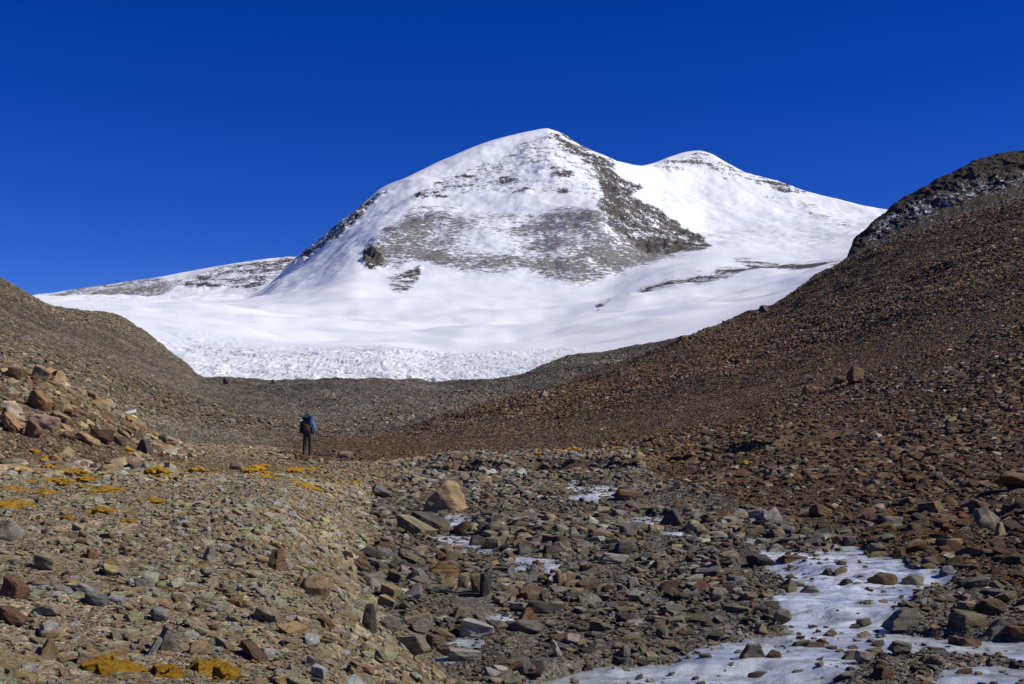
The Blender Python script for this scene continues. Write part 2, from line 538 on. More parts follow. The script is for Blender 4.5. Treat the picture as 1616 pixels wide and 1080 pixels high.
# ice in the stream
wx = GPX + 11 * fbm(GX * 1.7, GY * 1.7, 4, 5) * np.clip(14 / np.maximum(GY, 5), 0.3, 1.3)
wy = GPY + 5 * fbm(GX * 1.7 + 7, GY * 1.7, 4, 6) * np.clip(14 / np.maximum(GY, 5), 0.3, 1.3)
ICE_POLYS = [
    [(1160, 866), (1240, 872), (1300, 868), (1330, 861), (1368, 858), (1372, 874), (1420, 880), (1432, 900), (1500, 898), (1500, 918), (1440, 930), (1425, 955), (1400, 975), (1408, 988), (1470, 996), (1530, 1002), (1640, 1006), (1750, 1012), (1750, 1058), (1640, 1052), (1600, 1040), (1520, 1034), (1470, 1022), (1440, 1030), (1370, 1028), (1345, 1048), (1330, 1085), (1330, 1110), (800, 1110), (822, 1064), (920, 1046), (1000, 1048), (1090, 1036), (1140, 1012), (1220, 1004), (1250, 996), (1228, 972), (1222, 950), (1252, 925), (1232, 905), (1200, 890), (1172, 880)],
    [(1480, 1062), (1560, 1050), (1640, 1060), (1760, 1064), (1760, 1110), (1500, 1110)],
    [(1170, 862), (1182, 848), (1215, 842), (1212, 854), (1190, 866)],
    [(872, 750), (904, 752), (920, 761), (970, 764), (980, 784), (930, 794), (896, 792), (890, 772)],
    [(978, 824), (1008, 808), (1048, 803), (1058, 822), (1034, 834), (1004, 839)],
    [(1050, 838), (1082, 840), (1085, 850), (1050, 848)],
    [(703, 816), (732, 812), (746, 822), (734, 838), (756, 852), (746, 866), (712, 864), (678, 852), (680, 842), (710, 838)],
    [(745, 862), (774, 866), (778, 875), (750, 872)],
    [(812, 880), (862, 881), (882, 888), (888, 908), (868, 912), (862, 894), (812, 888)],
    [(808, 898), (832, 896), (828, 908), (806, 906)],
    [(757, 978), (775, 964), (828, 962), (830, 978), (790, 986), (758, 988)],
    [(706, 1004), (738, 1003), (752, 1016), (722, 1022), (703, 1014)],
    [(688, 1036), (715, 1034), (716, 1044), (686, 1043)],
]
icem = np.zeros_like(GZ)
for p in ICE_POLYS:
    icem[inside(p, wx, wy) & FRONT] = 1
icem = blur(icem, 1, 2)
icem = icem * sstep(-0.60, -0.28, fbm(GX * 1.4, GY * 1.0, 4, 7) * 1.35 + 0.35 * sstep(12, 9, GY))
icem = blur(icem, 1, 1)
ICEM = icem

# zones (weights) over the ground
def line_y(pts, x):
    a = np.array(pts, float)
    return np.interp(x, a[:, 0], a[:, 1])
def line_x(pts, y):
    a = np.array(pts, float)
    return np.interp(y, a[:, 0], a[:, 1])
wob1 = 22 * fbm(GX * 0.25, GY * 0.25, 4, 21)
wob2 = 9 * fbm(GX * 0.12, GY * 0.12, 4, 22)
bank_edge = line_x([(720, 620), (760, 640), (800, 575), (840, 600), (900, 560), (980, 590), (1010, 640), (1080, 700), (1200, 800)], GPY)
z_bank = sstep(30, -30, GPX - bank_edge + wob1) * np.maximum(sstep(720, 745, GPY + wob2), sstep(520, 380, GPX + wob1)) * (GY < 62)
right_edge = line_x([(735, 1000), (770, 1080), (800, 1180), (850, 1320), (900, 1480), (960, 1700), (1080, 2000)], GPY)
z_right = sstep(-30, 40, GPX - right_edge + wob1)
z_right = np.maximum(z_right, sstep(738, 715, GPY + wob2) * sstep(330, 560, GPX + 2 * wob1))
z_pile = sstep(30, -20, GPX - line_x([(560, 90), (600, 150), (660, 240), (720, 300), (760, 250), (800, 100)], GPY) + wob1 * .5) * sstep(800, 735, GPY + wob2) * (GY < 54)
brown_line = line_y([(-100, 600), (150, 640), (300, 672), (420, 690), (540, 690), (620, 682), (700, 657), (800, 630), (900, 605), (1000, 568), (1100, 530), (1220, 482), (1340, 412), (1500, 352), (1616, 318), (2000, 200)], GPX)
z_mor = sstep(8, -8, GPY - brown_line + wob2 * 0.6) * (GY > 58)
z_left = z_mor * sstep(420, 220, GPX + wob2 * 3)
band_x = sstep(1180, 1260, GPX)
z_grey = z_mor * (1 - z_left)
C = lambda r, g, b: np.array([r, g, b])
tint = np.zeros((NW, NS, 3)) + C(.120, .108, .086)  # base tone lowered to paint shade into the gaps between stones
def lay(col, w):
    global tint
    tint = tint * (1 - w[..., None]) + col * w[..., None]
lay(C(.265, .212, .135), z_bank * (0.45 + 0.55 * sstep(735, 775, GPY)))
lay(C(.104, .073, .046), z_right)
tint = tint * (1 - .28 * z_right * sstep(80, 190, GY) * sstep(22, 60, GX))[..., None]  # shade of the steeper upper right slope painted into the ground tint
yel = np.exp(-((GPY - 738 + wob2) / 16) ** 2) * sstep(120, 300, GPX)
lay(C(.17, .11, .05), np.clip(yel * .6, 0, 1) * (GY > 25))
lay(C(.12, .080, .050), z_pile)
lay(C(.098, .088, .072), z_grey)
lay(C(.108, .092, .067), z_left)
lay(C(.145, .100, .060), z_mor * np.exp(-((GPY - brown_line + 10) / 16) ** 2) * 0.6 * (1 - sstep(500, 700, GPX)))
moss = np.zeros_like(GZ)
moss += np.exp(-((GPY - (752 + 0.01 * GPX)) / 18) ** 2) * sstep(640, 400, GPX) * 0.6
moss += np.exp(-(((GPX - 420) / 110) ** 2 + ((GPY - 752) / 9) ** 2)) * 0.55
moss += np.exp(-(((GPX - 100) / 140) ** 2 + ((GPY - 790) / 30) ** 2)) * 0.95
moss += np.exp(-((GPY - (737 - 0.015 * (GPX - 900))) / 7) ** 2) * sstep(640, 760, GPX) * sstep(1600, 1250, GPX) * 0.32
moss += np.exp(-(((GPX - 90) / 170) ** 2 + ((GPY - 700) / 30) ** 2)) * 0.45
moss = np.clip(moss, 0, 1) * (GY > 4) * (GY < 60) * (1 - icem)
far = sstep(45, 95, GY)

# raised gravel bank beside the stream
bank_w = sstep(30, -190, GPX - bank_edge) * sstep(742, 800, GPY)
GZ = GZ + 0.42 * bank_w
# relief
near_f = sstep(60, 25, GY) * (1 - 0.75 * sstep(0.1, 0.9, blur(icem, 2, 1)))
GZ = GZ + near_f * (0.05 * fbm(GX * .9, GY * .9, 4, 1) + 0.035 * fbm(GX * 3.2, GY * 3.2, 3, 2))
GZ = GZ + sstep(12, 30, GY) * (0.08 * fbm(GX * .35, GY * .35, 4, 3)) * (1 - blur(icem, 6, 2))
GZ = GZ + sstep(50, 110, GY) * (0.40 * fbm(GX * .12, GY * .09, 5, 4) + 0.22 * fbm(GX * .6, GY * .5, 3, 8))
GZ = GZ + sstep(130, 230, GY) * (0.9 * fbm(GX * .06, GY * .035, 5, 9))
# turf-edged step of the upper terrace, facing the stream bed
edge = 37.0 + 1.6 * fbm(GX * .22, GY * .05, 4, 31) + 0.03 * np.abs(GX - 4) - 0.10 * np.maximum(GX - 6, 0)
stepm = sstep(640, 720, GPX) * sstep(1500, 1200, GPX)
GZ = GZ + 0.38 * stepm * sstep(0.0, 0.5, GY - edge) * sstep(16, 6, GY - edge)
# ice sheet: terraces and bulges
tr = BASE + 0.012 * fbm(GX * 2, GY * 2, 3, 61)
stepz = 0.14
q = tr / stepz
terr = (np.floor(q) + sstep(0.78, 1.0, q - np.floor(q))) * stepz
IZ = 0.25 * BASE + 0.75 * terr + 0.012 + 0.016 * fbm(GX * 2.6, GY * 2.6, 3, 62)
IZ = IZ + 0.05 * np.exp(-((GPX - 1335) / 70) ** 2 - ((GPY - 915) / 16) ** 2) * (0.5 + fbm(GX * 5, GY * 5, 2, 63)) 
# bed of the stream, under the ice
_k = sstep(0.05, 0.55, icem)
GZ = GZ * (1 - _k) + np.minimum(GZ, IZ - 0.05) * _k + 0.015 * (1 - icem) * near_f
# gravel ribs on the slopes
RIB = sstep(55, 90, GY) * z_right * (1 - z_mor)
GZ = GZ + RIB * (0.35 * fbm(GX * .22 + GY * .15, GY * .05 - GX * .03, 4, 44) + 1.3 * sstep(70, 140, GY) * fbm(GX * .03 - GY * .004, GY * .045 + GX * .01, 4, 45))

tint = tint * (1 + .38 * fbm(GX * .018, GY * .11 + GX * .02, 4, 207) * sstep(40, 80, GY))[..., None]
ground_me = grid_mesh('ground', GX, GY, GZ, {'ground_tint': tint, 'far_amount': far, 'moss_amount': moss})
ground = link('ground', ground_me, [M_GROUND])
tag(ground, kind='structure')

def samp(A, x, y):
    y = np.asarray(y, float); x = np.asarray(x, float)
    s = x / (y + DOFF); w = np.log(y + DOFF)
    i = np.clip(np.searchsorted(W_AX, w) - 1, 0, NW - 2)
    j = np.clip(np.searchsorted(S_AX, s) - 1, 0, NS - 2)
    a = np.clip((w - W_AX[i]) / (W_AX[i + 1] - W_AX[i]), 0, 1)
    b = np.clip((s - S_AX[j]) / (S_AX[j + 1] - S_AX[j]), 0, 1)
    return A[i, j] * (1 - a) * (1 - b) + A[i + 1, j] * a * (1 - b) + A[i, j + 1] * (1 - a) * b + A[i + 1, j + 1] * a * b

def gz(x, y): return samp(GZ, x, y)
def gnorm(x, y):
    e = 0.02 * (np.asarray(y) + 10)
    dx = (gz(x + e, y) - gz(x - e, y)) / (2 * e)
    dy = (gz(x, y + e) - gz(x, y - e)) / (2 * e)
    n = np.stack([-dx, -dy, np.ones_like(dx)], -1)
    return n / np.linalg.norm(n, axis=-1, keepdims=True)

def on_ground(px, py, ymax=440.0):
    """where the sight line through (px,py) meets the ground"""
    u, v = pix_uv(px, py)
    ys = np.exp(np.linspace(math.log(5.0), math.log(ymax), 2500))
    d = gz(u * ys, ys) - (EYE + v * ys)
    k = np.argmax(d > 0)
    if not (d > 0).any(): k = len(ys) - 1
    y = ys[k]
    if k > 0 and d[k] != d[k - 1]:
        y = ys[k - 1] + (ys[k] - ys[k - 1]) * (0 - d[k - 1]) / (d[k] - d[k - 1])
    return Vector((float(u * y), float(y), float(gz(u * y, y))))

ice_me = grid_mesh('ice', GX, GY, IZ, {'ice_amount': ICEM * (0.62 + 0.38 * sstep(9.6, 11.5, GY))}, keep=(ICEM > 0.02) & (GY < 45))
bmx = bmesh.new(); bmx.from_mesh(ice_me)
bmesh.ops.delete(bmx, geom=[v for v in bmx.verts if not v.link_faces], context='VERTS')
bmx.to_mesh(ice_me); bmx.free()
ice = link('ice', ice_me, [M_ICE])
tag(ice, kind='structure')

# ------------------------------------------------------------------ glacier and mountain
def loft(curves, cols, rows, extra=None):
    KX, KY, KZ = [], [], []
    for c in curves:
        a = np.array(c, float)
        y = pchip1(a[:, 0], a[:, 2], cols)
        py = pchip1(a[:, 0], a[:, 1], cols)
        x, y, z = P3(cols, py, y)
        KX.append(x); KY.append(y); KZ.append(z)
    KX, KY, KZ = map(np.array, (KX, KY, KZ))
    T = np.repeat(np.arange(len(curves), dtype=float)[:, None], len(cols), 1)
    mX, mY, mZ = (pchip_slopes(T, K) for K in (KX, KY, KZ))
    ts = np.concatenate([np.linspace(i, i + 1, n, endpoint=False) for i, n in enumerate(rows)] + [[len(rows)]])
    out = []
    k = np.clip(ts.astype(int), 0, len(curves) - 2)
    t = (ts - k)[:, None]
    for K, mm in ((KX, mX), (KY, mY), (KZ, mZ)):
        out.append((1 + 2 * t) * (1 - t) ** 2 * K[k] + t * (1 - t) ** 2 * mm[k] + t * t * (3 - 2 * t) * K[k + 1] + t * t * (t - 1) * mm[k + 1])
    return out[0], out[1], out[2], ts

G0 = [(-140, 505, 600), (60, 490, 600), (150, 505, 500), (300, 607, 330), (640, 614, 330), (820, 607, 340), (960, 566, 400), (1100, 540, 450), (1220, 505, 500), (1340, 440, 600), (1520, 400, 700)]
G1 = [(-140, 482, 900), (60, 476, 900), (200, 492, 700), (300, 535, 520), (480, 548, 520), (600, 545, 540), (700, 556, 540), (820, 552, 560), (900, 545, 600), (1100, 506, 700), (1300, 436, 900), (1520, 378, 1000)]
G2 = [(-140, 478, 1300), (60, 471, 1300), (200, 480, 1200), (330, 490, 1100), (480, 505, 1000), (600, 510, 1000), (800, 522, 950), (950, 500, 1000), (1100, 474, 1100), (1300, 421, 1300), (1520, 366, 1400)]
M1 = [(-140, 477, 1700), (60, 470, 1700), (200, 477, 1650), (380, 474, 1600), (480, 457, 1550), (570, 430, 1550), (700, 432, 1550), (880, 447, 1500), (960, 438, 1550), (1030, 412, 1650), (1120, 388, 1800), (1250, 396, 1800), (1400, 372, 1900), (1520, 355, 1900)]
M2 = [(-140, 476.6, 1900), (60, 469.8, 1900), (380, 471.5, 1850), (440, 447, 1780), (480, 430, 1760), (560, 387, 1740), (600, 370, 1720), (700, 362, 1750), (860, 352, 1760), (940, 340, 1760), (1000, 352, 1880), (1050, 356, 2030), (1120, 362, 2300), (1200, 358, 2350), (1330, 357, 2300), (1520, 353, 2200)]
M3 = [(-140, 476.3, 2100), (60, 469.5, 2100), (380, 470, 2050), (440, 442, 1990), (480, 412, 1980), (560, 354, 2000), (640, 317, 2000), (700, 297, 2080), (800, 275, 2150), (870, 264, 2150), (930, 282, 2150), (1000, 303, 2320), (1050, 308, 2520), (1120, 303, 2650), (1200, 314, 2650), (1330, 337, 2600), (1520, 351, 2500)]
M4 = [(-140, 476, 2300), (60, 469.2, 2200), (200, 474, 2200), (380, 468.5, 2200), (415, 459, 2150), (440, 437, 2150), (465, 411, 2150), (480, 399, 2160), (500, 385, 2180), (525, 365, 2200), (560, 336, 2250), (580, 319, 2270), (600, 303, 2300), (640, 287, 2350), (700, 258, 2450), (760, 233, 2500), (800, 221, 2550), (840, 212.5, 2580), (862, 210, 2600), (882, 215, 2600), (910, 232, 2600), (940, 247, 2620), (975, 260, 2680), (1012, 266, 2750), (1030, 262, 2850), (1060, 250, 2900), (1085, 242.5, 2940), (1102, 241, 2950), (1120, 245, 2950), (1150, 262, 2930), (1180, 277, 2900), (1230, 290, 2880), (1270, 304, 2850), (1330, 320, 2800), (1388, 332, 2750), (1520, 350, 2700)]
M5 = [(a, b + 60, c + 350) for a, b, c in M4]
cols = np.arange(-140, 1521, 2.0)
MX, MY, MZ, MT = loft([G0, G1, G2, M1, M2, M3, M4, M5], cols, [80, 40, 36, 64, 64, 64, 6])
mpx, mpy = proj(MX, MY, MZ)
T2 = np.repeat(MT[:, None], len(cols), 1)
jx = mpx + 14 * fbm(MX * .012, MZ * .02, 4, 71) 
jy = mpy + 9 * fbm(MX * .012 + 9, MZ * .02, 4, 72)
rock = np.zeros_like(MX); scree = np.zeros_like(MX)
def paint(A, poly, val):
    A[inside(poly, jx, jy)] = np.maximum(A[inside(poly, jx, jy)], val)
# upper face ledges
paint(rock, [(700, 280), (760, 255), (830, 225), (870, 210), (960, 262), (1010, 300), (960, 330), (900, 300), (820, 305), (760, 300), (690, 315), (650, 318), (650, 305)], 0.22)
paint(rock, [(864, 208), (885, 213), (950, 250), (975, 262), (960, 272), (930, 262), (890, 238)], 0.62)
# rocky rib of the main summit
paint(rock, [(925, 250), (960, 268), (1005, 300), (1015, 315), (1060, 345), (1118, 386), (1040, 402), (1000, 385), (970, 360), (950, 330), (945, 285)], 0.73)
paint(rock, [(1030, 262), (1100, 240), (1150, 262), (1190, 282), (1150, 290), (1100, 262), (1050, 270)], 0.34)
paint(rock, [(1180, 276), (1275, 303), (1275, 312), (1200, 292)], 0.52)
paint(rock, [(1200, 300), (1240, 312), (1320, 345), (1350, 362), (1330, 362), (1260, 330), (1200, 308)], 0.15)
# left skyline ridge
paint(rock, [(460, 415), (500, 383), (560, 333), (600, 302), (618, 302), (570, 345), (520, 380), (480, 412)], 0.55)
paint(rock, [(568, 405), (585, 395), (600, 420), (580, 425)], 0.7)
paint(rock, [(612, 455), (625, 425), (665, 418), (660, 435), (640, 462), (622, 465)], 0.62)
paint(rock, [(575, 392), (600, 366), (660, 330), (740, 322), (690, 345), (620, 380), (600, 400)], 0.16)
# medial moraine lines
paint(rock, [(960, 478), (1000, 460), (1090, 440), (1190, 428), (1320, 416), (1320, 424), (1200, 434), (1100, 448), (1010, 465)], 0.30)
paint(rock, [(1165, 410), (1190, 406), (1230, 416), (1252, 427), (1215, 432), (1190, 428)], 0.66)
jx = mpx + 5 * fbm(MX * .03, MZ * .05, 3, 73)
jy = mpy + 3 * fbm(MX * .03 + 9, MZ * .05, 3, 74)
for lx0, lx1, ly0, ly1, v in ((718, 754, 275, 282, .75), (655, 706, 307, 314, .8), (782, 822, 282, 287, .65), (800, 846, 302, 307, .65), (866, 908, 269, 279, .7), (840, 870, 241, 245, .6), (758, 772, 264, 268, .6), (880, 900, 300, 306, .5),
                              (950, 978, 275, 308, .9), (948, 985, 318, 340, .85), (960, 1000, 350, 362, .7), (866, 880, 213, 220, .7), (905, 930, 228, 246, .7), (574, 606, 400, 426, .75), (1085, 1110, 252, 262, .45), (1225, 1250, 292, 299, .6)):
    e = ((jx - (lx0 + lx1) / 2) / ((lx1 - lx0) / 2)) ** 2 + ((jy - (ly0 + ly1) / 2) / ((ly1 - ly0) / 2)) ** 2
    rock[e < 1] = np.maximum(rock[e < 1], v)
ml = np.array([(940, 489), (970, 473), (1000, 462), (1040, 450), (1090, 441), (1140, 435), (1190, 430), (1250, 425), (1330, 416)], float)
my = np.interp(mpx, ml[:, 0], ml[:, 1]) + 1.2 * fbm(MX * .03, MY * .01, 3, 79)
mw = np.interp(mpx, [940, 1000, 1100, 1190, 1330], [1.2, 2.0, 3.2, 4.4, 3.6])
e = (np.abs(mpy - my) < mw) & (mpx > 940) & (mpx < 1330) & (T2 < 4)
rock[e] = np.maximum(rock[e], .92)
jx = mpx + 14 * fbm(MX * .012, MZ * .02, 4, 71)
jy = mpy + 9 * fbm(MX * .012 + 9, MZ * .02, 4, 72)
rock = blur(rock, 1, 2)
paint(scree, [(575, 395), (600, 370), (640, 345), (700, 335), (760, 350), (800, 360), (840, 340), (900, 330), (950, 335), (1000, 370), (1118, 386), (1040, 408), (1020, 425), (960, 440), (900, 452), (860, 440), (830, 425), (770, 430), (730, 425), (660, 412), (600, 420), (575, 415)], 0.85)
paint(scree, [(620, 345), (720, 330), (860, 335), (960, 345), (900, 380), (800, 400), (680, 390)], 0.45)
scree = blur(scree, 4, 2)
scree *= 1 - 0.8 * np.exp(-(((mpx - 770) / 60) ** 2 + ((mpy - 375) / 28) ** 2))
ser = sstep(1.25, 0.85, T2) * sstep(250, 330, mpx) * sstep(960, 880, mpx)
ser2 = sstep(1.2, 0.9, T2) * sstep(200, 300, mpx) * sstep(940, 700, mpx) * 0.25
# relief
MZ0 = MZ.copy()
crest_keep = sstep(6.0, 5.4, T2)
MZ = MZ + crest_keep * sstep(2.6, 3.4, T2) * (7 * fbm(MX * .012, MY * .008, 5, 81) + rock * (16 * np.abs(fbm(MX * .03, MZ0 * .05, 4, 82)) + 5 * fbm(MX * .11, MZ0 * .14, 3, 182)) + 3.0 * scree * fbm(MX * .05, MZ0 * .08, 3, 83))
MZ = MZ + (1 - sstep(5.95, 6.0, T2) * 0) * rock * sstep(5.5, 6, T2) * 4 * fbm(MX * .05, MY * .02, 4, 84)
MZ = MZ + sstep(3.2, 2.4, T2) * sstep(0.7, 1.5, T2) * (9.0 * fbm(MX * .006, MY * .004, 4, 85) + 4.0 * fbm(MX * .003 + MY * .004, MY * .009 - MX * .005, 3, 89))
dirx = MX * math.cos(0.6) + MY * math.sin(0.6); diry = -MX * math.sin(0.6) + MY * math.cos(0.6)
bend = dirx + 12 * fbm(MX * .02, MY * .02, 2, 90)
MZ = MZ + ser * (0.50 * fbm(bend * .55, diry * .07, 4, 86) + 0.16 * fbm(bend * 1.5, diry * .3, 3, 87) + 0.9 * fbm(bend * .05, diry * .02, 3, 91))
MZ = MZ + ser2 * 3.0 * fbm(bend * .16, diry * .03, 3, 88)
M_GLAC = snow_material('glacier_snow', (.05, .047, .043), (.16, .14, .12))
M_PEAK = snow_material('peak_snow', (.024, .021, .018), (.15, .13, .11))
cut = int(np.argmin(np.abs(MT - 3.0)))
att = {'rock_amount': rock, 'scree_amount': scree, 'serac_amount': ser}
tag(link('glacier', grid_mesh('glacier', MX[:cut + 1], MY[:cut + 1], MZ[:cut + 1], {k: v[:cut + 1] for k, v in att.items()}), [M_GLAC]), kind='structure')
tag(link('mountain', grid_mesh('mountain', MX[cut:], MY[cut:], MZ[cut:], {k: v[cut:] for k, v in att.items()}), [M_PEAK]), kind='structure')

# snowy ridge behind the glacier
R0 = [(-160, 500, 2330), (60, 496, 2330), (300, 492, 2350), (480, 492, 2400), (620, 470, 2500)]
R1 = [(-160, 486, 2500), (60, 476, 2500), (200, 472, 2500), (300, 464, 2520), (400, 452, 2550), (480, 440, 2550), (620, 430, 2600)]
R2 = [(-160, 482, 2800), (30, 473, 2800), (60, 469, 2800), (85, 465, 2800), (110, 461, 2800), (150, 454, 2820), (200, 447, 2850), (250, 439, 2870), (300, 430, 2900), (350, 421, 2900), (400, 414, 2900), (440, 409.5, 2920), (470, 408, 2950), (520, 402, 3000), (620, 398, 3050)]
R3 = [(a, b + 40, c + 300) for a, b, c in R2]
rc = np.arange(-160, 621, 2.0)
RX, RY, RZ, RT = loft([R0, R1, R2, R3], rc, [24, 44, 4])
rpx, rpy = proj(RX, RY, RZ)
jx = rpx + 10 * fbm(RX * .012, RZ * .02, 4, 75); jy = rpy + 5 * fbm(RX * .012 + 9, RZ * .02, 4, 76)
rk = np.zeros_like(RX); sc_ = np.zeros_like(RX)
paint(rk, [(270, 440), (330, 425), (400, 412), (470, 405), (462, 430), (400, 462), (380, 455), (330, 455), (280, 452)], 0.40)
paint(rk, [(430, 408), (470, 404), (455, 428), (430, 440)], 0.55)
paint(rk, [(290, 445), (335, 442), (335, 456), (300, 455)], 0.55)
paint(sc_, [(60, 466), (140, 452), (240, 440), (300, 440), (260, 462), (205, 484), (150, 476), (90, 470)], 0.72)
rk = blur(rk, 2, 2); sc_ = blur(sc_, 3, 2)
RZ = RZ + (5 * fbm(RX * .015, RY * .01, 4, 77) + rk * 6 * fbm(RX * .05, RZ * .08, 3, 78)) * sstep(2.0, 1.6, np.repeat(RT[:, None], len(rc), 1))
tag(link('snowy_ridge', grid_mesh('snowy_ridge', RX, RY, RZ, {'rock_amount': rk, 'scree_amount': sc_, 'serac_amount': rk * 0}), [M_PEAK]), kind='structure')

# dark craggy ridge above the scree slope
D0 = [(1290, 475, 352), (1340, 450, 352), (1400, 415, 352), (1500, 378, 352), (1616, 345, 352), (1760, 310, 354), (2300, 160, 358)]
D1 = [(1290, 462, 368), (1322, 440, 370), (1345, 402, 372), (1400, 372, 376), (1494, 328, 380), (1616, 290, 384), (1760, 255, 390), (2300, 90, 400)]
D2 = [(1290, 455, 385), (1322, 432, 388), (1336, 408, 390), (1341, 395, 392), (1346, 382, 394), (1365, 366, 398), (1378, 350, 400), (1392, 341, 402), (1412, 324, 406), (1430, 313, 410), (1452, 303, 412), (1480, 286, 416), (1500, 278, 420), (1520, 267, 424), (1545, 256, 428), (1565, 250, 430), (1590, 246, 432), (1616, 243, 436), (1700, 232, 440), (1760, 222, 445), (2300, 70, 470)]
D3 = [(a, b + 70, c + 90) for a, b, c in D2]
dc = np.arange(1290, 2301, 1.5)
DX, DY, DZ, DT = loft([D0, D1, D2, D3], dc, [16, 70, 6])
dpx, dpy = proj(DX, DY, DZ)
dT = np.repeat(DT[:, None], len(dc), 1)
crag = np.abs(fbm(DX * .10, DZ * .13, 4, 101)) * 3.0 + 1.4 * np.abs(fbm(DX * .8, DZ * .9, 3, 106)) + 1.1 * fbm(DX * .35, DZ * .4, 3, 102)
DY = DY - crag * sstep(0.2, 0.9, dT) * sstep(2.6, 2.0, dT) * 1.2
DZ = DZ + (0.7 * fbm(DX * .25, DY * .1, 4, 103) + 0.35 * fbm(DX * 1.1, DY * .3, 3, 107)) * sstep(0.5, 1.5, dT)
sn = np.zeros_like(DX)
jx = dpx + 8 * fbm(DX * .1, DZ * .1, 3, 104); jy = dpy + 6 * fbm(DX * .1 + 4, DZ * .1, 3, 105)
paint(sn, [(1340, 405), (1380, 350), (1450, 310), (1520, 280), (1640, 262), (1640, 300), (1520, 335), (1440, 365), (1390, 385)], 0.75)
sn = blur(sn, 6, 2)
m = NT('crag_rock')
geo = m.n('NewGeometry'); pos = geo.outputs['Position']
sa = m.attr('snow_amount').outputs['Fac']
a1 = m.noise(m.mapping(pos, (1.0, 0.4, 0.45), (0, -0.6, 0)), 0.9, 7, 0.78, 0.3)
a2 = m.noise(pos, 0.09, 4, 0.6)
sv = m.rng(m.math('ADD', m.math('ADD', m.math('MULTIPLY', a1, 0.95), m.math('MULTIPLY', a2, 0.15)), m.math('MULTIPLY', sa, 0.25)), 0.735, 0.85)
sv = m.math('MULTIPLY', sv, m.rng(sa, 0.1, 0.5))
rc_ = m.ramp(m.noise(pos, 0.5, 6, 0.7), [(0.3, (.028, .024, .021)), (0.7, (.095, .078, .062))])
rc_ = m.mix(m.attr('scree_amount').outputs['Fac'], rc_, m.ramp(m.noise(pos, 1.5, 5, 0.75), [(0.3, (.035, .024, .016)), (0.7, (.13, .09, .056))]))
m.put('Base Color', m.mix(sv, rc_, (.66, .71, .77)))
m.put('Roughness', 0.9)
m.put('Specular IOR Level', 0.15)
m.bump(m.noise(pos, 0.8, 6, 0.7), 1.2, 1.0)
tag(link('rocky_ridge', grid_mesh('rocky_ridge', DX, DY, DZ, {'snow_amount': sn, 'scree_amount': sstep(1.15, .35, dT + .25 * fbm(DX * .2, DZ * .2, 3, 108))}), [m.m]), kind='structure')

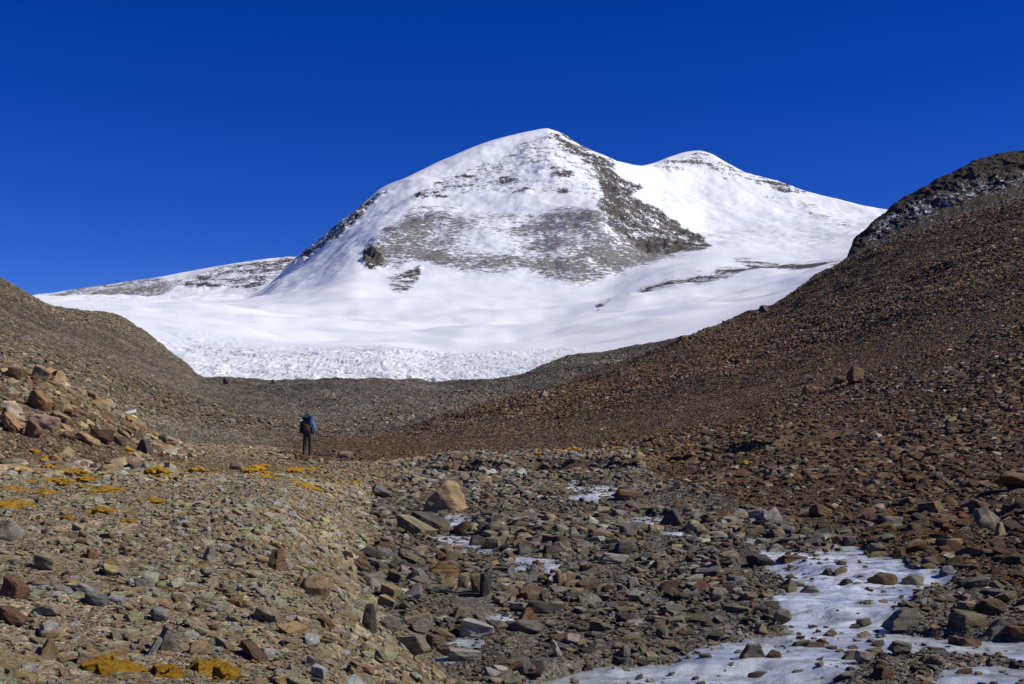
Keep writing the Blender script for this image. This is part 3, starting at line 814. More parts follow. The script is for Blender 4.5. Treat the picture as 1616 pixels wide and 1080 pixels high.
# ------------------------------------------------------------------ stones
def stone_bm(seed, kind, detail=0):
    """an angular stone that fills the box -0.5..0.5"""
    r = random.Random(seed)
    bm = bmesh.new()
    pts = []
    if kind == 'slab':
        for sx in (-1, 1):
            for sy in (-1, 1):
                for sz in (-1, 1):
                    pts.append(Vector((sx * (0.5 - r.random() * .22), sy * (0.5 - r.random() * .24), sz * (0.5 - r.random() * .14))))
        for _ in range(5):
            a = r.random() * 6.283
            pts.append(Vector((math.cos(a) * .52, math.sin(a) * .5, r.uniform(-.4, .4))))
    elif kind == 'block':
        for sx in (-1, 1):
            for sy in (-1, 1):
                for sz in (-1, 1):
                    f = r.random()
                    k = .62 if f < .3 else 1.0
                    pts.append(Vector((sx * (0.5 - r.random() * .26) * (k if f < .12 else 1), sy * (0.5 - r.random() * .26), sz * (0.5 - r.random() * .24) * k)))
        for _ in range(5):
            v = Vector((r.gauss(0, 1), r.gauss(0, 1), r.gauss(0, .8))).normalized()
            pts.append(v * r.uniform(.48, .58))
    elif kind == 'keystone':
        pts += [Vector(q) for q in ((-.5, -.1, -.5), (.26, -.46, -.5), (.5, .05, -.44), (.47, .28, -.3), (-.02, -.08, .44), (.06, .0, .5), (.2, .14, .5), (.34, .2, .3),
                                    (-.42, .5, -.5), (.3, .5, -.5), (-.47, -.02, -.2), (-.22, -.14, .2), (-.1, .3, .36), (.12, -.32, -.12))]
    elif kind == 'wedge':
        for sy in (-1, 1):
            k = 0.5 if sy > 0 else 0.42
            pts += [Vector((-.5, sy * k, -.5)), Vector((.5, sy * k * r.uniform(.75, 1), -.5)), Vector((r.uniform(.05, .3), sy * k * .6, .5)), Vector((r.uniform(-.15, .0), sy * k * .55, .46)), Vector((.48, sy * k * .8, -.15)), Vector((-.42, sy * k * .7, -.1))]
    elif kind == 'round':
        for _ in range(26):
            v = Vector((r.gauss(0, 1), r.gauss(0, 1), r.gauss(0, 1))).normalized()
            e = 1.0 / (abs(v.x) ** 2.6 + abs(v.y) ** 2.6 + abs(v.z) ** 2.6) ** (1 / 2.6)
            pts.append(v * e * .5 * r.uniform(.9, 1.0))
    else:   # rough chip
        for _ in range(13):
            v = Vector((r.gauss(0, 1), r.gauss(0, 1), r.gauss(0, 1))).normalized()
            e = 1.0 / (abs(v.x) ** 4 + abs(v.y) ** 4 + abs(v.z) ** 4) ** .25
            pts.append(v * e * .5 * r.uniform(.75, 1.0))
    for p in pts: bm.verts.new(p)
    res = bmesh.ops.convex_hull(bm, input=bm.verts)
    junk = [g for g in res['geom_interior'] if isinstance(g, bmesh.types.BMVert)]
    junk += [v for v in bm.verts if not v.link_faces]
    bmesh.ops.delete(bm, geom=list(set(junk)), context='VERTS')
    bmesh.ops.dissolve_limit(bm, angle_limit=R(9), verts=bm.verts, edges=bm.edges)
    off = {'round': .06, 'slab': .03, 'block': .03, 'wedge': .03, 'keystone': .018}.get(kind, .04)
    bmesh.ops.bevel(bm, geom=list(bm.edges), offset=off, segments=2 if (detail and kind == 'round') else 1, affect='EDGES', profile=.5, clamp_overlap=True)
    bmesh.ops.remove_doubles(bm, verts=bm.verts, dist=.004)
    bmesh.ops.triangulate(bm, faces=bm.faces)
    if detail:
        for it in range(detail):
            long = [e for e in bm.edges if e.calc_length() > (.22 if it == 0 else .12)]
            bmesh.ops.subdivide_edges(bm, edges=long, cuts=1)
            bmesh.ops.triangulate(bm, faces=[f for f in bm.faces if len(f.verts) > 3])
        bm.normal_update()
        o = Vector((r.random() * 90, r.random() * 90, r.random() * 90))
        lay_n = Vector((r.uniform(-.25, .25), r.uniform(-.25, .25), 1)).normalized()
        for v in bm.verts:
            p = v.co.copy()
            d = mnoise.fractal(p * 2.2 + o, 1.0, 2.0, 4) * .035
            lay_c = mnoise.noise(Vector((p.dot(lay_n) * 9.0, p.x * 1.2, p.y * 1.2)) + o) * .018
            d2 = mnoise.noise(p * 11 + o) * .008
            d3 = -abs(mnoise.noise(p * 3.1 + o * 1.7)) * .05
            v.co = p + v.normal * (d * 1.2 + lay_c + d2 + d3)
    return bm

def stone_mesh(name, seed, kind, detail=0):
    bm = stone_bm(seed, kind, detail)
    me = bpy.data.meshes.new(name)
    bm.to_mesh(me); bm.free()
    me.polygons.foreach_set('use_smooth', np.ones(len(me.polygons), bool))
    if detail == 0 or kind != 'round':
        me.set_sharp_from_angle(angle=R(34))
    me.materials.clear()
    return me

PAL = {
    'tan': (.33, .245, .145), 'paletan': (.42, .345, .235), 'sand': (.31, .265, .185), 'grey': (.235, .220, .190), 'palegrey': (.40, .385, .345),
    'dark': (.095, .088, .078), 'brown': (.165, .110, .066), 'red': (.19, .110, .072), 'orange': (.285, .175, .092), 'olive': (.21, .185, .120),
    'blue': (.20, .200, .195), 'white': (.60, .58, .53), 'pink': (.29, .215, .165),
}
PAL = {k: (r * 1.02, g * .985, b_ * .90) for k, (r, g, b_) in PAL.items()}
CNAME = {'tan': 'tan', 'paletan': 'pale tan', 'sand': 'sand-coloured', 'grey': 'grey', 'palegrey': 'pale grey', 'dark': 'dark', 'brown': 'brown', 'red': 'reddish brown', 'orange': 'orange', 'olive': 'olive', 'blue': 'blue-grey', 'white': 'whitish', 'pink': 'pinkish'}

# (name, left, right, top, bottom, shape, colour, lean degrees, turn degrees, label, short reference or None)
HERO = [
    ('boulder', 667, 738, 759, 808, 'keystone', 'tan', 0, 4, 'big wedge-shaped boulder with a bright tan face turned from its dark face', 'the big wedge-shaped boulder'),
    ('flat_rock', 583, 623, 760, 788, 'slab', 'blue', 28, 20, 'smooth grey slab tipped on edge up the bank from the big wedge-shaped boulder', 'the tipped grey slab'),
    ('flat_rock', 620, 688, 806, 846, 'slab', 'olive', 24, -30, 'long thick slab with a squared end sliding down to the upper ice', 'the squared sliding slab'),
    ('flat_rock', 648, 716, 803, 836, 'slab', 'dark', 22, -34, 'thin dark slab lying behind the squared sliding slab', None),
    ('boulder', 738, 766, 845, 868, 'block', 'dark', 0, 20, 'dark block at the lower end of the ice under the wedge-shaped boulder', None),
    ('boulder', 762, 792, 848, 868, 'block', 'olive', 6, -10, 'grooved olive block touching the dark block beside the upper ice', None),
    ('boulder', 816, 840, 858, 877, 'block', 'blue', 18, 30, 'blue-grey tilted block among gravel in midstream', None),
    ('flat_rock', 756, 776, 898, 942, 'block', 'dark', 4, 15, 'tall dark upright slab standing in the stream bed', 'the tall upright slab'),
    ('flat_rock', 742, 760, 906, 938, 'block', 'olive', -8, 10, 'shorter upright slab leaning beside the tall upright slab', None),
    ('stone', 722, 740, 908, 930, 'block', 'sand', 10, 0, 'squarish sandy block at the foot of the leaning upright slab', None),
    ('boulder', 727, 785, 979, 1009, 'block', 'palegrey', 10, -15, 'large flat-topped pale grey block between two small ice pools', 'the flat-topped pale block'),
    ('stone', 818, 846, 962, 985, 'wedge', 'orange', 0, 20, 'small orange pointed stone at the edge of an ice pool', 'the orange pointed stone'),
    ('boulder', 828, 888, 947, 973, 'slab', 'dark', 8, 10, 'low dark boulder behind the orange pointed stone', None),
    ('boulder', 800, 860, 982, 1002, 'round', 'grey', 4, 0, 'long rounded grey boulder in front of the orange pointed stone', None),
    ('stone', 866, 888, 1003, 1038, 'slab', 'white', 62, 8, 'thin pale splinter of rock standing aslant in gravel', 'the pale splinter'),
    ('flat_rock', 708, 762, 1027, 1046, 'slab', 'palegrey', 4, 5, 'flat pale grey slab above the lowest small puddle', 'the flat puddle slab'),
    ('boulder', 688, 718, 1016, 1038, 'round', 'pink', 0, 0, 'round pinkish cobble leaning against the flat puddle slab', None),
    ('boulder', 668, 702, 1004, 1026, 'block', 'olive', 8, 30, 'olive block resting on the round pinkish cobble', None),
    ('flat_rock', 566, 597, 957, 997, 'wedge', 'dark', 0, 80, 'dark triangular slab on edge at the foot of the bank', 'the dark triangular slab'),
    ('flat_rock', 634, 682, 966, 992, 'slab', 'sand', -14, 15, 'smooth sandy slab tilted beside the dark triangular slab', None),
    ('boulder', 646, 680, 979, 1002, 'round', 'grey', 0, 20, 'rounded grey boulder below the smooth sandy slab', None),
    ('boulder', 590, 634, 976, 998, 'round', 'grey', -10, 0, 'oval grey boulder between the dark triangular slab and the sandy slab', None),
    ('boulder', 618, 678, 1001, 1032, 'block', 'sand', -8, -20, 'broad sandy boulder half buried where the bank meets the stream', 'the broad sandy boulder'),
    ('boulder', 676, 722, 888, 908, 'wedge', 'orange', 0, 10, 'rusty peaked stone above the upright slabs', None),
    ('boulder', 690, 724, 914, 937, 'round', 'tan', 0, 0, 'rounded speckled tan boulder beside the upright slabs', None),
    ('flat_rock', 672, 716, 924, 938, 'slab', 'grey', -4, 0, 'flat grey slab under the rounded speckled tan boulder', None),
    ('flat_rock', 608, 640, 902, 922, 'block', 'olive', 16, -20, 'olive oblong block on the bank above the stream', None),
    ('flat_rock', 598, 630, 926, 946, 'block', 'tan', 20, -25, 'tan oblong stone tilted down the bank', None),
    ('flat_rock', 596, 628, 942, 960, 'block', 'paletan', 18, -25, 'pale tan oblong stone just below the tan oblong one', None),
    ('stone', 834, 850, 892, 909, 'wedge', 'palegrey', 0, 0, 'pale triangular stone in a small ice patch', None),
    ('flat_rock', 948, 990, 874, 892, 'slab', 'palegrey', 6, 10, 'whitish flat slab in the middle of the gravel bar', 'the whitish flat slab'),
    ('boulder', 968, 1000, 856, 876, 'block', 'dark', 0, 25, 'dark notched block behind the whitish flat slab', None),
    ('boulder', 966, 1022, 773, 792, 'round', 'brown', 4, 0, 'low brown boulder beside the farthest ice patch', 'the low brown boulder'),
    ('boulder', 1044, 1078, 806, 832, 'wedge', 'dark', 0, -20, 'dark rounded boulder at the side of the middle ice patch', 'the dark rounded boulder'),
    ('flat_rock', 1022, 1047, 827, 842, 'slab', 'paletan', 8, 10, 'pale tan slab just below the middle ice patch', None),
    ('stone', 1062, 1080, 791, 802, 'wedge', 'orange', 0, 0, 'orange triangular stone above the dark rounded boulder', None),
    ('flat_rock', 1050, 1078, 758, 778, 'slab', 'pink', -38, 0, 'pinkish slab leaning up against the shadowed bank', None),
    ('boulder', 1176, 1230, 876, 895, 'round', 'dark', 4, 0, 'low dark boulder frozen into the top of the ice', None),
    ('boulder', 1226, 1284, 878, 894, 'block', 'brown', 2, 4, 'long brown block frozen across the top of the ice', 'the long brown block'),
    ('boulder', 1424, 1468, 908, 934, 'round', 'grey', 6, 10, 'smooth dome-shaped grey boulder on the edge of the ice', 'the dome-shaped boulder'),
    ('boulder', 1262, 1298, 926, 947, 'wedge', 'palegrey', 0, -10, 'pale wedge-shaped block sitting alone on the ice', 'the lone pale block'),
    ('boulder', 1404, 1462, 963, 992, 'wedge', 'grey', 0, 10, 'large grey peaked boulder at the bend of the ice', 'the large peaked boulder'),
    ('stone', 1402, 1424, 984, 997, 'round', 'brown', 0, 0, 'small brown cobble touching the large peaked boulder', None),
    ('boulder', 1502, 1552, 1003, 1032, 'block', 'brown', 8, 15, 'brown hump-backed boulder in the lower ice', 'the hump-backed brown boulder'),
    ('boulder', 1168, 1210, 1020, 1052, 'wedge', 'grey', 0, 0, 'grey pyramid-shaped boulder standing in the lower ice', 'the pyramid-shaped boulder'),
    ('boulder', 1206, 1236, 1028, 1052, 'chip', 'brown', 0, 0, 'rough brown boulder beside the pyramid-shaped boulder', None),
    ('boulder', 1298, 1320, 898, 919, 'round', 'dark', 0, 20, 'dark boulder capped with ice in the frozen cascade', None),
    ('boulder', 1316, 1340, 894, 917, 'round', 'pink', 20, 0, 'pinkish tilted boulder in the frozen cascade', None),
    ('boulder', 1372, 1424, 906, 933, 'round', 'brown', 0, 0, 'broad brown boulder glazed with ice in the frozen cascade', 'the ice-glazed boulder'),
    ('boulder', 1326, 1350, 914, 933, 'round', 'dark', 20, 0, 'dark egg-shaped boulder at the lip of the frozen cascade', None),
    ('boulder', 1346, 1364, 920, 933, 'round', 'grey', 0, 0, 'small grey boulder between the egg-shaped and the ice-glazed boulders', None),
    ('boulder', 1540, 1586, 800, 834, 'block', 'grey', 22, 25, 'large banded grey boulder at the foot of the brown slope', 'the banded grey boulder'),
    ('boulder', 1532, 1562, 786, 812, 'block', 'red', 10, 0, 'reddish block behind the banded grey boulder', None),
    ('stone', 1572, 1588, 826, 846, 'wedge', 'paletan', 0, 30, 'pale pointed stone below the banded grey boulder', None),
    ('boulder', 1566, 1650, 744, 776, 'chip', 'brown', 6, 10, 'massive brown rock jutting from the brown slope by the picture edge', None),
    ('boulder', 1368, 1406, 859, 874, 'round', 'grey', 0, 0, 'flat-bottomed grey boulder at the upper rim of the ice', None),
    ('boulder', 1372, 1404, 872, 887, 'round', 'olive', 0, 0, 'olive boulder in front of the flat-bottomed grey one', None),
    ('boulder', 1408, 1436, 864, 888, 'round', 'brown', 0, 20, 'rounded brown boulder uphill of the ice rim', None),
    ('boulder', 1278, 1318, 790, 818, 'slab', 'brown', 22, 40, 'rusty brown block lodged in the shadowed bank', 'the rusty lodged block'),
    ('boulder', 1330, 1355, 846, 864, 'block', 'blue', 4, 0, 'blue-grey squared block just above the ice', None),
    ('stone', 1212, 1242, 861, 875, 'wedge', 'palegrey', 0, 0, 'pale pyramid stone at the head of the ice', None),
    ('stone', 1166, 1186, 861, 874, 'wedge', 'grey', 0, 0, 'small grey peaked stone at the head of the ice', None),
    ('boulder', 1180, 1232, 1064, 1080, 'round', 'dark', 2, 0, 'long dark boulder awash in the lowest ice', None),
    ('boulder', 1250, 1276, 1059, 1075, 'round', 'olive', 0, 0, 'rounded olive cobble by the lowest ice', None),
    ('boulder', 1352, 1382, 1028, 1047, 'block', 'palegrey', 4, 10, 'pale flat-faced block on the gravel island in the ice', 'the pale island block'),
    ('boulder', 1404, 1446, 1014, 1036, 'block', 'grey', 4, -5, 'grey trapezoid block at the tip of the gravel island', None),
    ('boulder', 1502, 1560, 964, 994, 'block', 'olive', 10, 15, 'olive angular boulder in the bouldery side bank', 'the olive angular boulder'),
    ('boulder', 1544, 1594, 948, 974, 'round', 'brown', 0, 0, 'brown rounded boulder on top of the bouldery side bank', None),
    ('boulder', 1514, 1546, 950, 968, 'block', 'paletan', 4, 0, 'pale tan block beside the brown rounded boulder', None),
    ('boulder', 1484, 1510, 892, 917, 'round', 'blue', 10, 0, 'blue-grey boulder beside a sliver of ice', None),
    ('boulder', 1564, 1612, 978, 1002, 'wedge', 'grey', 0, 0, 'grey peaked boulder close to the hump-backed brown boulder', None),
    ('boulder', 1590, 1640, 990, 1012, 'block', 'brown', 0, 0, 'brown squat boulder beside the grey peaked one', None),
    ('boulder', 1218, 1252, 962, 988, 'chip', 'grey', 0, 0, 'speckled grey boulder on the gravel bar beside the ice', None),
    ('stone', 1186, 1216, 986, 1003, 'chip', 'sand', 0, 0, 'rough sandy boulder at the corner of the gravel bar', None),
    ('boulder', 1230, 1262, 916, 938, 'block', 'olive', 24, 40, 'olive slanting block on the gravel bar above the pale lone block', None),
    ('boulder', 1380, 1412, 1050, 1074, 'block', 'brown', 30, 20, 'brown slanted block on the gravel island', None),
    ('boulder', 918, 938, 1050, 1068, 'wedge', 'olive', 0, 0, 'olive peaked stone at the start of the lower ice', None),
    ('boulder', 418, 452, 868, 900, 'wedge', 'brown', 0, 70, 'dark brown wedge standing on the pale bank', 'the brown bank wedge'),
    ('flat_rock', 465, 522, 908, 944, 'round', 'tan', 18, -25, 'large smooth tan boulder lying down the slope of the bank', 'the smooth tan boulder'),
    ('stone', 318, 340, 864, 888, 'wedge', 'grey', 0, 60, 'small grey fin of rock sticking out of the bank', 'the grey fin'),
    ('boulder', 242, 282, 992, 1029, 'block', 'grey', 22, 30, 'rugged grey boulder on the bank above the orange moss', 'the rugged grey boulder'),
    ('flat_rock', 230, 252, 1002, 1036, 'slab', 'palegrey', -58, 20, 'pale slab propped against the rugged grey boulder', None),
    ('stone', 231, 266, 959, 983, 'round', 'palegrey', 0, 0, 'pale layered stone like a shell on the bank', 'the pale layered stone'),
    ('boulder', -6, 38, 912, 946, 'block', 'red', 18, -20, 'reddish brown block at the margin of the bank', None),
    ('flat_rock', -10, 40, 952, 988, 'slab', 'red', 30, -15, 'long reddish slab tilted below the reddish brown block', None),
    ('flat_rock', 372, 422, 1004, 1044, 'slab', 'brown', 38, -20, 'long brown slab tilted down the lower bank', 'the long tilted slab'),
    ('flat_rock', 128, 172, 931, 957, 'slab', 'blue', 20, -15, 'blue-grey flat slab on the pale bank', None),
    ('boulder', -8, 38, 820, 856, 'block', 'grey', 24, 20, 'grey block below the mossy mounds', None),
    ('stone', 134, 152, 864, 884, 'block', 'orange', 0, 20, 'orange-brown square stone on the bank', None),
    ('stone', 187, 202, 852, 878, 'slab', 'pink', 70, 20, 'pink upright sliver of stone on the bank', None),
    ('boulder', 48, 92, 878, 902, 'block', 'sand', 12, -10, 'sandy block at the upper bank', None),
    ('flat_rock', 398, 446, 957, 984, 'slab', 'sand', 16, -20, 'sandy flat slab in the middle of the bank', None),
    ('stone', 116, 150, 1030, 1052, 'block', 'paletan', 8, 0, 'pale rounded block beside the dark mossy hollow', None),
    ('stone', 60, 88, 1038, 1066, 'wedge', 'tan', 0, 20, 'tan triangular stone low on the bank', None),
    ('boulder', 38, 80, 604, 648, 'slab', 'orange', 42, -20, 'large orange-tan slab, the biggest rock of the rock pile', 'the biggest pile slab'),
    ('boulder', 75, 102, 628, 652, 'block', 'tan', 12, 10, 'greyish tan rock against the biggest slab of the rock pile', None),
    ('boulder', -4, 34, 646, 684, 'slab', 'orange', 46, -10, 'orange slab with a dark underside on the rock pile', None),
    ('boulder', 40, 90, 650, 677, 'slab', 'pink', 8, 0, 'flat pinkish brown rock below the biggest slab of the pile', None),
    ('boulder', -8, 28, 568, 584, 'round', 'tan', 4, 0, 'rounded tan rock crowning the rock pile', None),
    ('boulder', 8, 36, 580, 602, 'block', 'brown', 10, 0, 'brown rock just under the crown of the rock pile', None),
    ('boulder', 48, 80, 577, 602, 'block', 'pink', 26, -10, 'dark pinkish rock slanting on the skyline of the pile', None),
    ('flat_rock', 88, 120, 598, 616, 'slab', 'pink', 26, -10, 'thin pale pinkish slab lying high on the pile', None),
    ('boulder', 140, 178, 676, 700, 'slab', 'brown', 6, 5, 'dark brown flat-topped block low on the pile', 'the flat-topped pile block'),
    ('flat_rock', 115, 156, 676, 702, 'slab', 'tan', 28, -10, 'tan slab with moss at its top low on the pile', None),
    ('boulder', 204, 226, 679, 700, 'wedge', 'pink', 0, 10, 'pale pinkish pointed rock at the end of the pile', None),
    ('boulder', 212, 238, 694, 716, 'wedge', 'dark', 0, -30, 'dark angular rock where the pile runs out', None),
    ('boulder', 174, 200, 684, 704, 'block', 'olive', 8, 0, 'olive rock beside the flat-topped pile block', None),
    ('boulder', 34, 62, 662, 692, 'block', 'red', 30, -20, 'reddish tilted block in the middle of the pile', None),
    ('boulder', 246, 264, 684, 701, 'chip', 'grey', 0, 0, 'grey angular rock beyond the end of the pile', None),
    ('flat_rock', 108, 142, 640, 662, 'slab', 'brown', 24, -10, 'brown slab beneath the pile skyline', None),
    ('boulder', 1336, 1368, 492, 521, 'block', 'brown', 6, 20, 'biggest brown boulder high on the brown slope', 'the biggest slope boulder'),
    ('boulder', 1316, 1340, 526, 540, 'block', 'brown', 0, 0, 'brown block just below the biggest slope boulder', None),
    ('boulder', 1262, 1286, 546, 562, 'chip', 'dark', 0, 0, 'dark jagged rock halfway up the brown slope', None),
    ('boulder', 1434, 1452, 558, 574, 'wedge', 'dark', 0, 0, 'dark peaked rock on the shaded part of the brown slope', None),
    ('boulder', 1368, 1392, 552, 566, 'chip', 'dark', 0, 0, 'dark low rock on the slope below the biggest slope boulder', None),
    ('boulder', 1268, 1300, 606, 623, 'slab', 'red', 8, 0, 'reddish boulder lying alone on the brown slope', 'the lone reddish slope boulder'),
    ('boulder', 1198, 1216, 478, 492, 'round', 'dark', 0, 0, 'dark knob of rock on the skyline of the brown slope', None),
    ('boulder', 944, 960, 604, 615, 'wedge', 'brown', 0, 0, 'brown boulder perched on the crest of the brown slope', None),
    ('boulder', 846, 868, 616, 630, 'chip', 'blue', 0, 0, 'blue-grey rock on the moraine above the brown crest', None),
    ('boulder', 502, 524, 711, 722, 'round', 'dark', 0, 0, 'dark low boulder beside the hiker', 'the dark boulder by the hiker'),
    ('boulder', 526, 556, 712, 726, 'block', 'pink', 4, 0, 'pinkish boulder beyond the dark one near the hiker', None),
    ('boulder', 360, 384, 730, 744, 'block', 'pink', 4, 0, 'pinkish boulder on the terrace short of the hiker', None),
    ('boulder', 706, 724, 695, 704, 'wedge', 'brown', 0, 0, 'dark brown boulder alone on the flat beyond the stream', None),
    ('boulder', 352, 364, 588, 600, 'block', 'dark', 0, 0, 'small dark block on the moraine crest against the ice', None),
    ('boulder', 426, 436, 592, 600, 'chip', 'dark', 0, 0, 'tiny dark rock on the moraine crest against the ice', None),
]

hero_mesh = {}
def hero_shape(name, kind, i):
    key = (kind, i % 9)
    if key not in hero_mesh:
        hero_mesh[key] = stone_mesh(name, 900 + hash_kind[kind] * 50 + i % 9, kind, 3)
        hero_mesh[key].materials.append(M_STONE)
    return hero_mesh[key]
hash_kind = {'slab': 0, 'block': 1, 'wedge': 2, 'round': 3, 'chip': 4, 'keystone': 5}

REFS = []       # (x, y, z, short reference)
HB = []         # ground discs taken by placed rocks
for i, (nm, l, r_, t_, b_, kind, colr, lean, turn, lab, ref) in enumerate(HERO):
    cx = (l + r_) / 2
    if b_ <= 602 and l > 300: p = on_ground(cx, 606)
    else: p = on_ground(cx, b_ - 1.5)
    if nm == 'boulder' and 'skyline' in lab and l > 1000: p = on_ground(cx, 494)
    sc = p.y / FPX
    W, H = (r_ - l) * sc, (b_ - t_) * sc
    a = abs(R(lean)); flat = 0.0
    D = W * (0.75 if kind != 'slab' else 0.7)
    if lean:
        # length and thickness whose leaning silhouette is W x H
        ca, sa = math.cos(a), math.sin(a)
        if kind == 'slab' or lean > 30:
            T = max(0.22 * max(W, H), min(W, H) * .35)
            Lx = max(W, H) * (1.0 if a < .9 else 1.05)
            Lx = (W - T * sa) / max(ca, .3) if a < .9 else (H - T * ca) / max(sa, .3)
            Lx = max(Lx, T * 1.3)
            if a < .9: T = max((H - Lx * sa) / ca, T * .6)
            dim = (Lx, D if a < .9 else W, T)
        else:
            dim = (W * .96, D, H * .96)
    else:
        dim = (W, D, H)
    o = bpy.data.objects.new(nm, hero_shape(nm, kind, i))
    COL.objects.link(o)
    sink = 0.14 if abs(lean) < 8 else 0.34
    c = Vector((p.x, p.y + D * .4, 0))
    c.z = p.z + H * (.5 - sink * .6)
    o.location = c
    o.rotation_euler = (0, R(lean), R(turn))
    o.scale = (dim[0] * 1.06, dim[1], dim[2] * (1 + sink))
    cc = np.array(PAL[colr]) * (0.9 + 0.2 * random.random()) * (1.35 if p.y < 30 and cx < 560 else (.88 if p.y > 38 and cx < 270 else 1.1))
    o.color = (*cc, 1)
    tag(o, lab, {'flat_rock': 'flat rock'}.get(nm, nm), 'rocks of the valley')
    if ref: REFS.append((c.x, c.y, c.z, ref))
    HB.append((c.x, c.y, max(W, D) * .5))
MOSS = [
    (296, 376, 1038, 1085, -.35, 'bright orange moss patch lowest on the bank, broad and flat'),
    (234, 290, 1046, 1084, -.2, 'rounded orange moss cushion beside the broad flat one'),
    (134, 226, 1036, 1080, .45, 'long ochre moss strip draped over a dark hollow'),
    (-12, 52, 786, 818, .25, 'large ochre moss mound on the upper bank'),
    (0, 44, 766, 784, .1, 'ochre moss mound just above the large one'),
    (92, 120, 812, 832, .1, 'small ochre moss cushion capping a stone below the mounds'),
    (130, 186, 800, 820, .2, 'ochre moss patch spread among gravel beyond the mounds'),
    (192, 216, 818, 830, 0, 'little ochre moss tuft at the end of the gravel patch'),
    (400, 440, 748, 760, .1, 'ochre moss strip on the terrace in front of the hiker'),
    (452, 504, 762, 772, -.1, 'thin ochre moss strip along the terrace edge'),
    (52, 96, 772, 788, .2, 'ochre moss mat between the large mound and the small capped stone'),
    (140, 200, 770, 782, -.1, 'wide flat ochre moss mat on the bank behind the gravel patch'),
    (60, 110, 754, 764, .1, 'narrow ochre moss mat above the wide flat one'),
    (214, 262, 786, 796, -.2, 'isolated ochre moss mat farthest out on the pale gravel'),
    (-8, 30, 742, 754, .1, 'ochre moss mat under the near end of the rock pile'),
    (88, 132, 738, 752, .0, 'ochre moss patch among stones at the foot of the rock pile'),
]
for l, r_, t_, b_, yw, lab in MOSS:
    p = on_ground((l + r_) / 2, (t_ + b_) / 2)
    w = (r_ - l) * p.y / FPX
    for f in (-.3, 0, .3):
        HB.append((p.x + f * w, p.y, w * .4))
N_HERO = len(HERO)

# ---- scattered stones
PROTO = bpy.data.collections.new('stone_shapes')
KINDS = ['slab'] * 13 + ['block'] * 7 + ['chip'] * 8 + ['round'] * 3 + ['wedge'] * 2
for k, kd in enumerate(KINDS):
    me = stone_mesh('stone_shape', 300 + k, kd, 1 if kd == 'round' else 0)
    me.materials.append(M_STONE_I)
    po = bpy.data.objects.new('stone_shape_%02d' % k, me)
    PROTO.objects.link(po)

# visible part of the ground
U_AX = np.linspace(-0.5, 0.5, 700)
UY = YAX[YAX > 2.5]
_uy = np.repeat(UY[:, None], len(U_AX), 1)
TV = (gz(U_AX[None, :] * _uy, _uy) - EYE) / _uy
HID = np.maximum.accumulate(TV, axis=0) - TV
def hidden(x, y):
    i = np.clip(np.searchsorted(UY, y), 0, len(UY) - 1)
    j = np.clip(np.round((x / np.maximum(y, .5) + 0.5) * (len(U_AX) - 1)).astype(int), 0, len(U_AX) - 1)
    return HID[i, j]

def scatter(N, far_to=330.0):
    s = rng.uniform(-0.56, 0.56, N)
    w = rng.uniform(math.log(DOFF + 1.5), math.log(DOFF + far_to), N)
    y = np.exp(w) - DOFF
    x = s * (y + DOFF)
    ok = np.abs(x) < 0.45 * y + 6.5
    ok &= (hidden(x, y) < 0.006) | (np.abs(x) > 0.49 * y)
    return x[ok], y[ok]

X, Y = scatter(1150000)
_x, _y = scatter(260000, 32.0)
X, Y = np.concatenate([X, _x]), np.concatenate([Y, _y])
D_ = np.sqrt(X ** 2 + Y ** 2)
zb, zr, zp, zl, zg, ic, ms = (samp(A, X, Y) for A in (z_bank, z_right * (1 - z_mor), z_pile, z_left, z_grey, ICEM, moss))
zs = np.clip(1 - zb - zr - zp - zl - zg, 0, 1)
n = len(X)
u1 = rng.random(n)
pix = D_ / 1280.0                                      # one picture element at that distance
smin = np.maximum(0.023, 2.1 * pix)
smin = np.where(zl + zg > .5, 1.45 * pix, smin)
expo = 1.95 + 0.1 * zb - 0.15 * zs - 0.2 * zp + 0.9 * np.clip(zg + zl, 0, 1)
smin = np.where((zl + zg > .5) & (Y < 105), 2.0 * pix, smin)
size = smin * (1 - u1) ** (-1 / expo)
cap = 0.18 * zb + 0.22 * zs + 0.34 * zr + 0.65 * zp + 0.8 * zl + 0.8 * zg
cap = np.where((zr > .5) & (Y > 60), 0.36 + (Y - 60) * .003, cap)
cap = np.where((zs > .5) & (Y > 16), 0.25 + (np.minimum(Y, 45) - 16) * .006, cap)
cap = np.maximum(cap, 3.0 * pix)
size = np.where(size > cap, cap * rng.uniform(.45, 1.0, n), size)
# real ground is patchy: leave finer-grained stretches
patch = fbm(X * .35, Y * .35, 4, 201)
fine = np.clip(0.92 + 0.7 * fbm(X * .16 + 5, Y * .16, 4, 202) - 0.04 * zb + 0.28 * zs * (Y < 20), 0.45, 1.35)
swath = np.clip(0.62 + 0.8 * fbm(X * .030 + 3, Y * .012, 4, 205) + 0.5 * sstep(10, 32, X) * sstep(140, 60, Y) + 0.4 * sstep(35, 75, X), 0.36, 1.3)
clump = sstep(.42, .75, fbm(X * .07 + 11, Y * .045, 4, 206))
swath = swath * (1 + 1.1 * clump)
size = np.maximum(smin * np.where(Y > 60, .8, 1), size * np.where(Y < 60, fine, swath))
keep = rng.random(n) < np.clip(0.9 + 0.7 * patch, np.where(ic > .01, .9, .45), 1)
keep &= ~((ic > .45) & (rng.random(n) > np.where(size > .05, .13, .02)))
keep &= ~((zl + zg > .5) & (Y > 105) & (rng.random(n) > .55))
keep &= ~((ic > .12) & (size > .16))
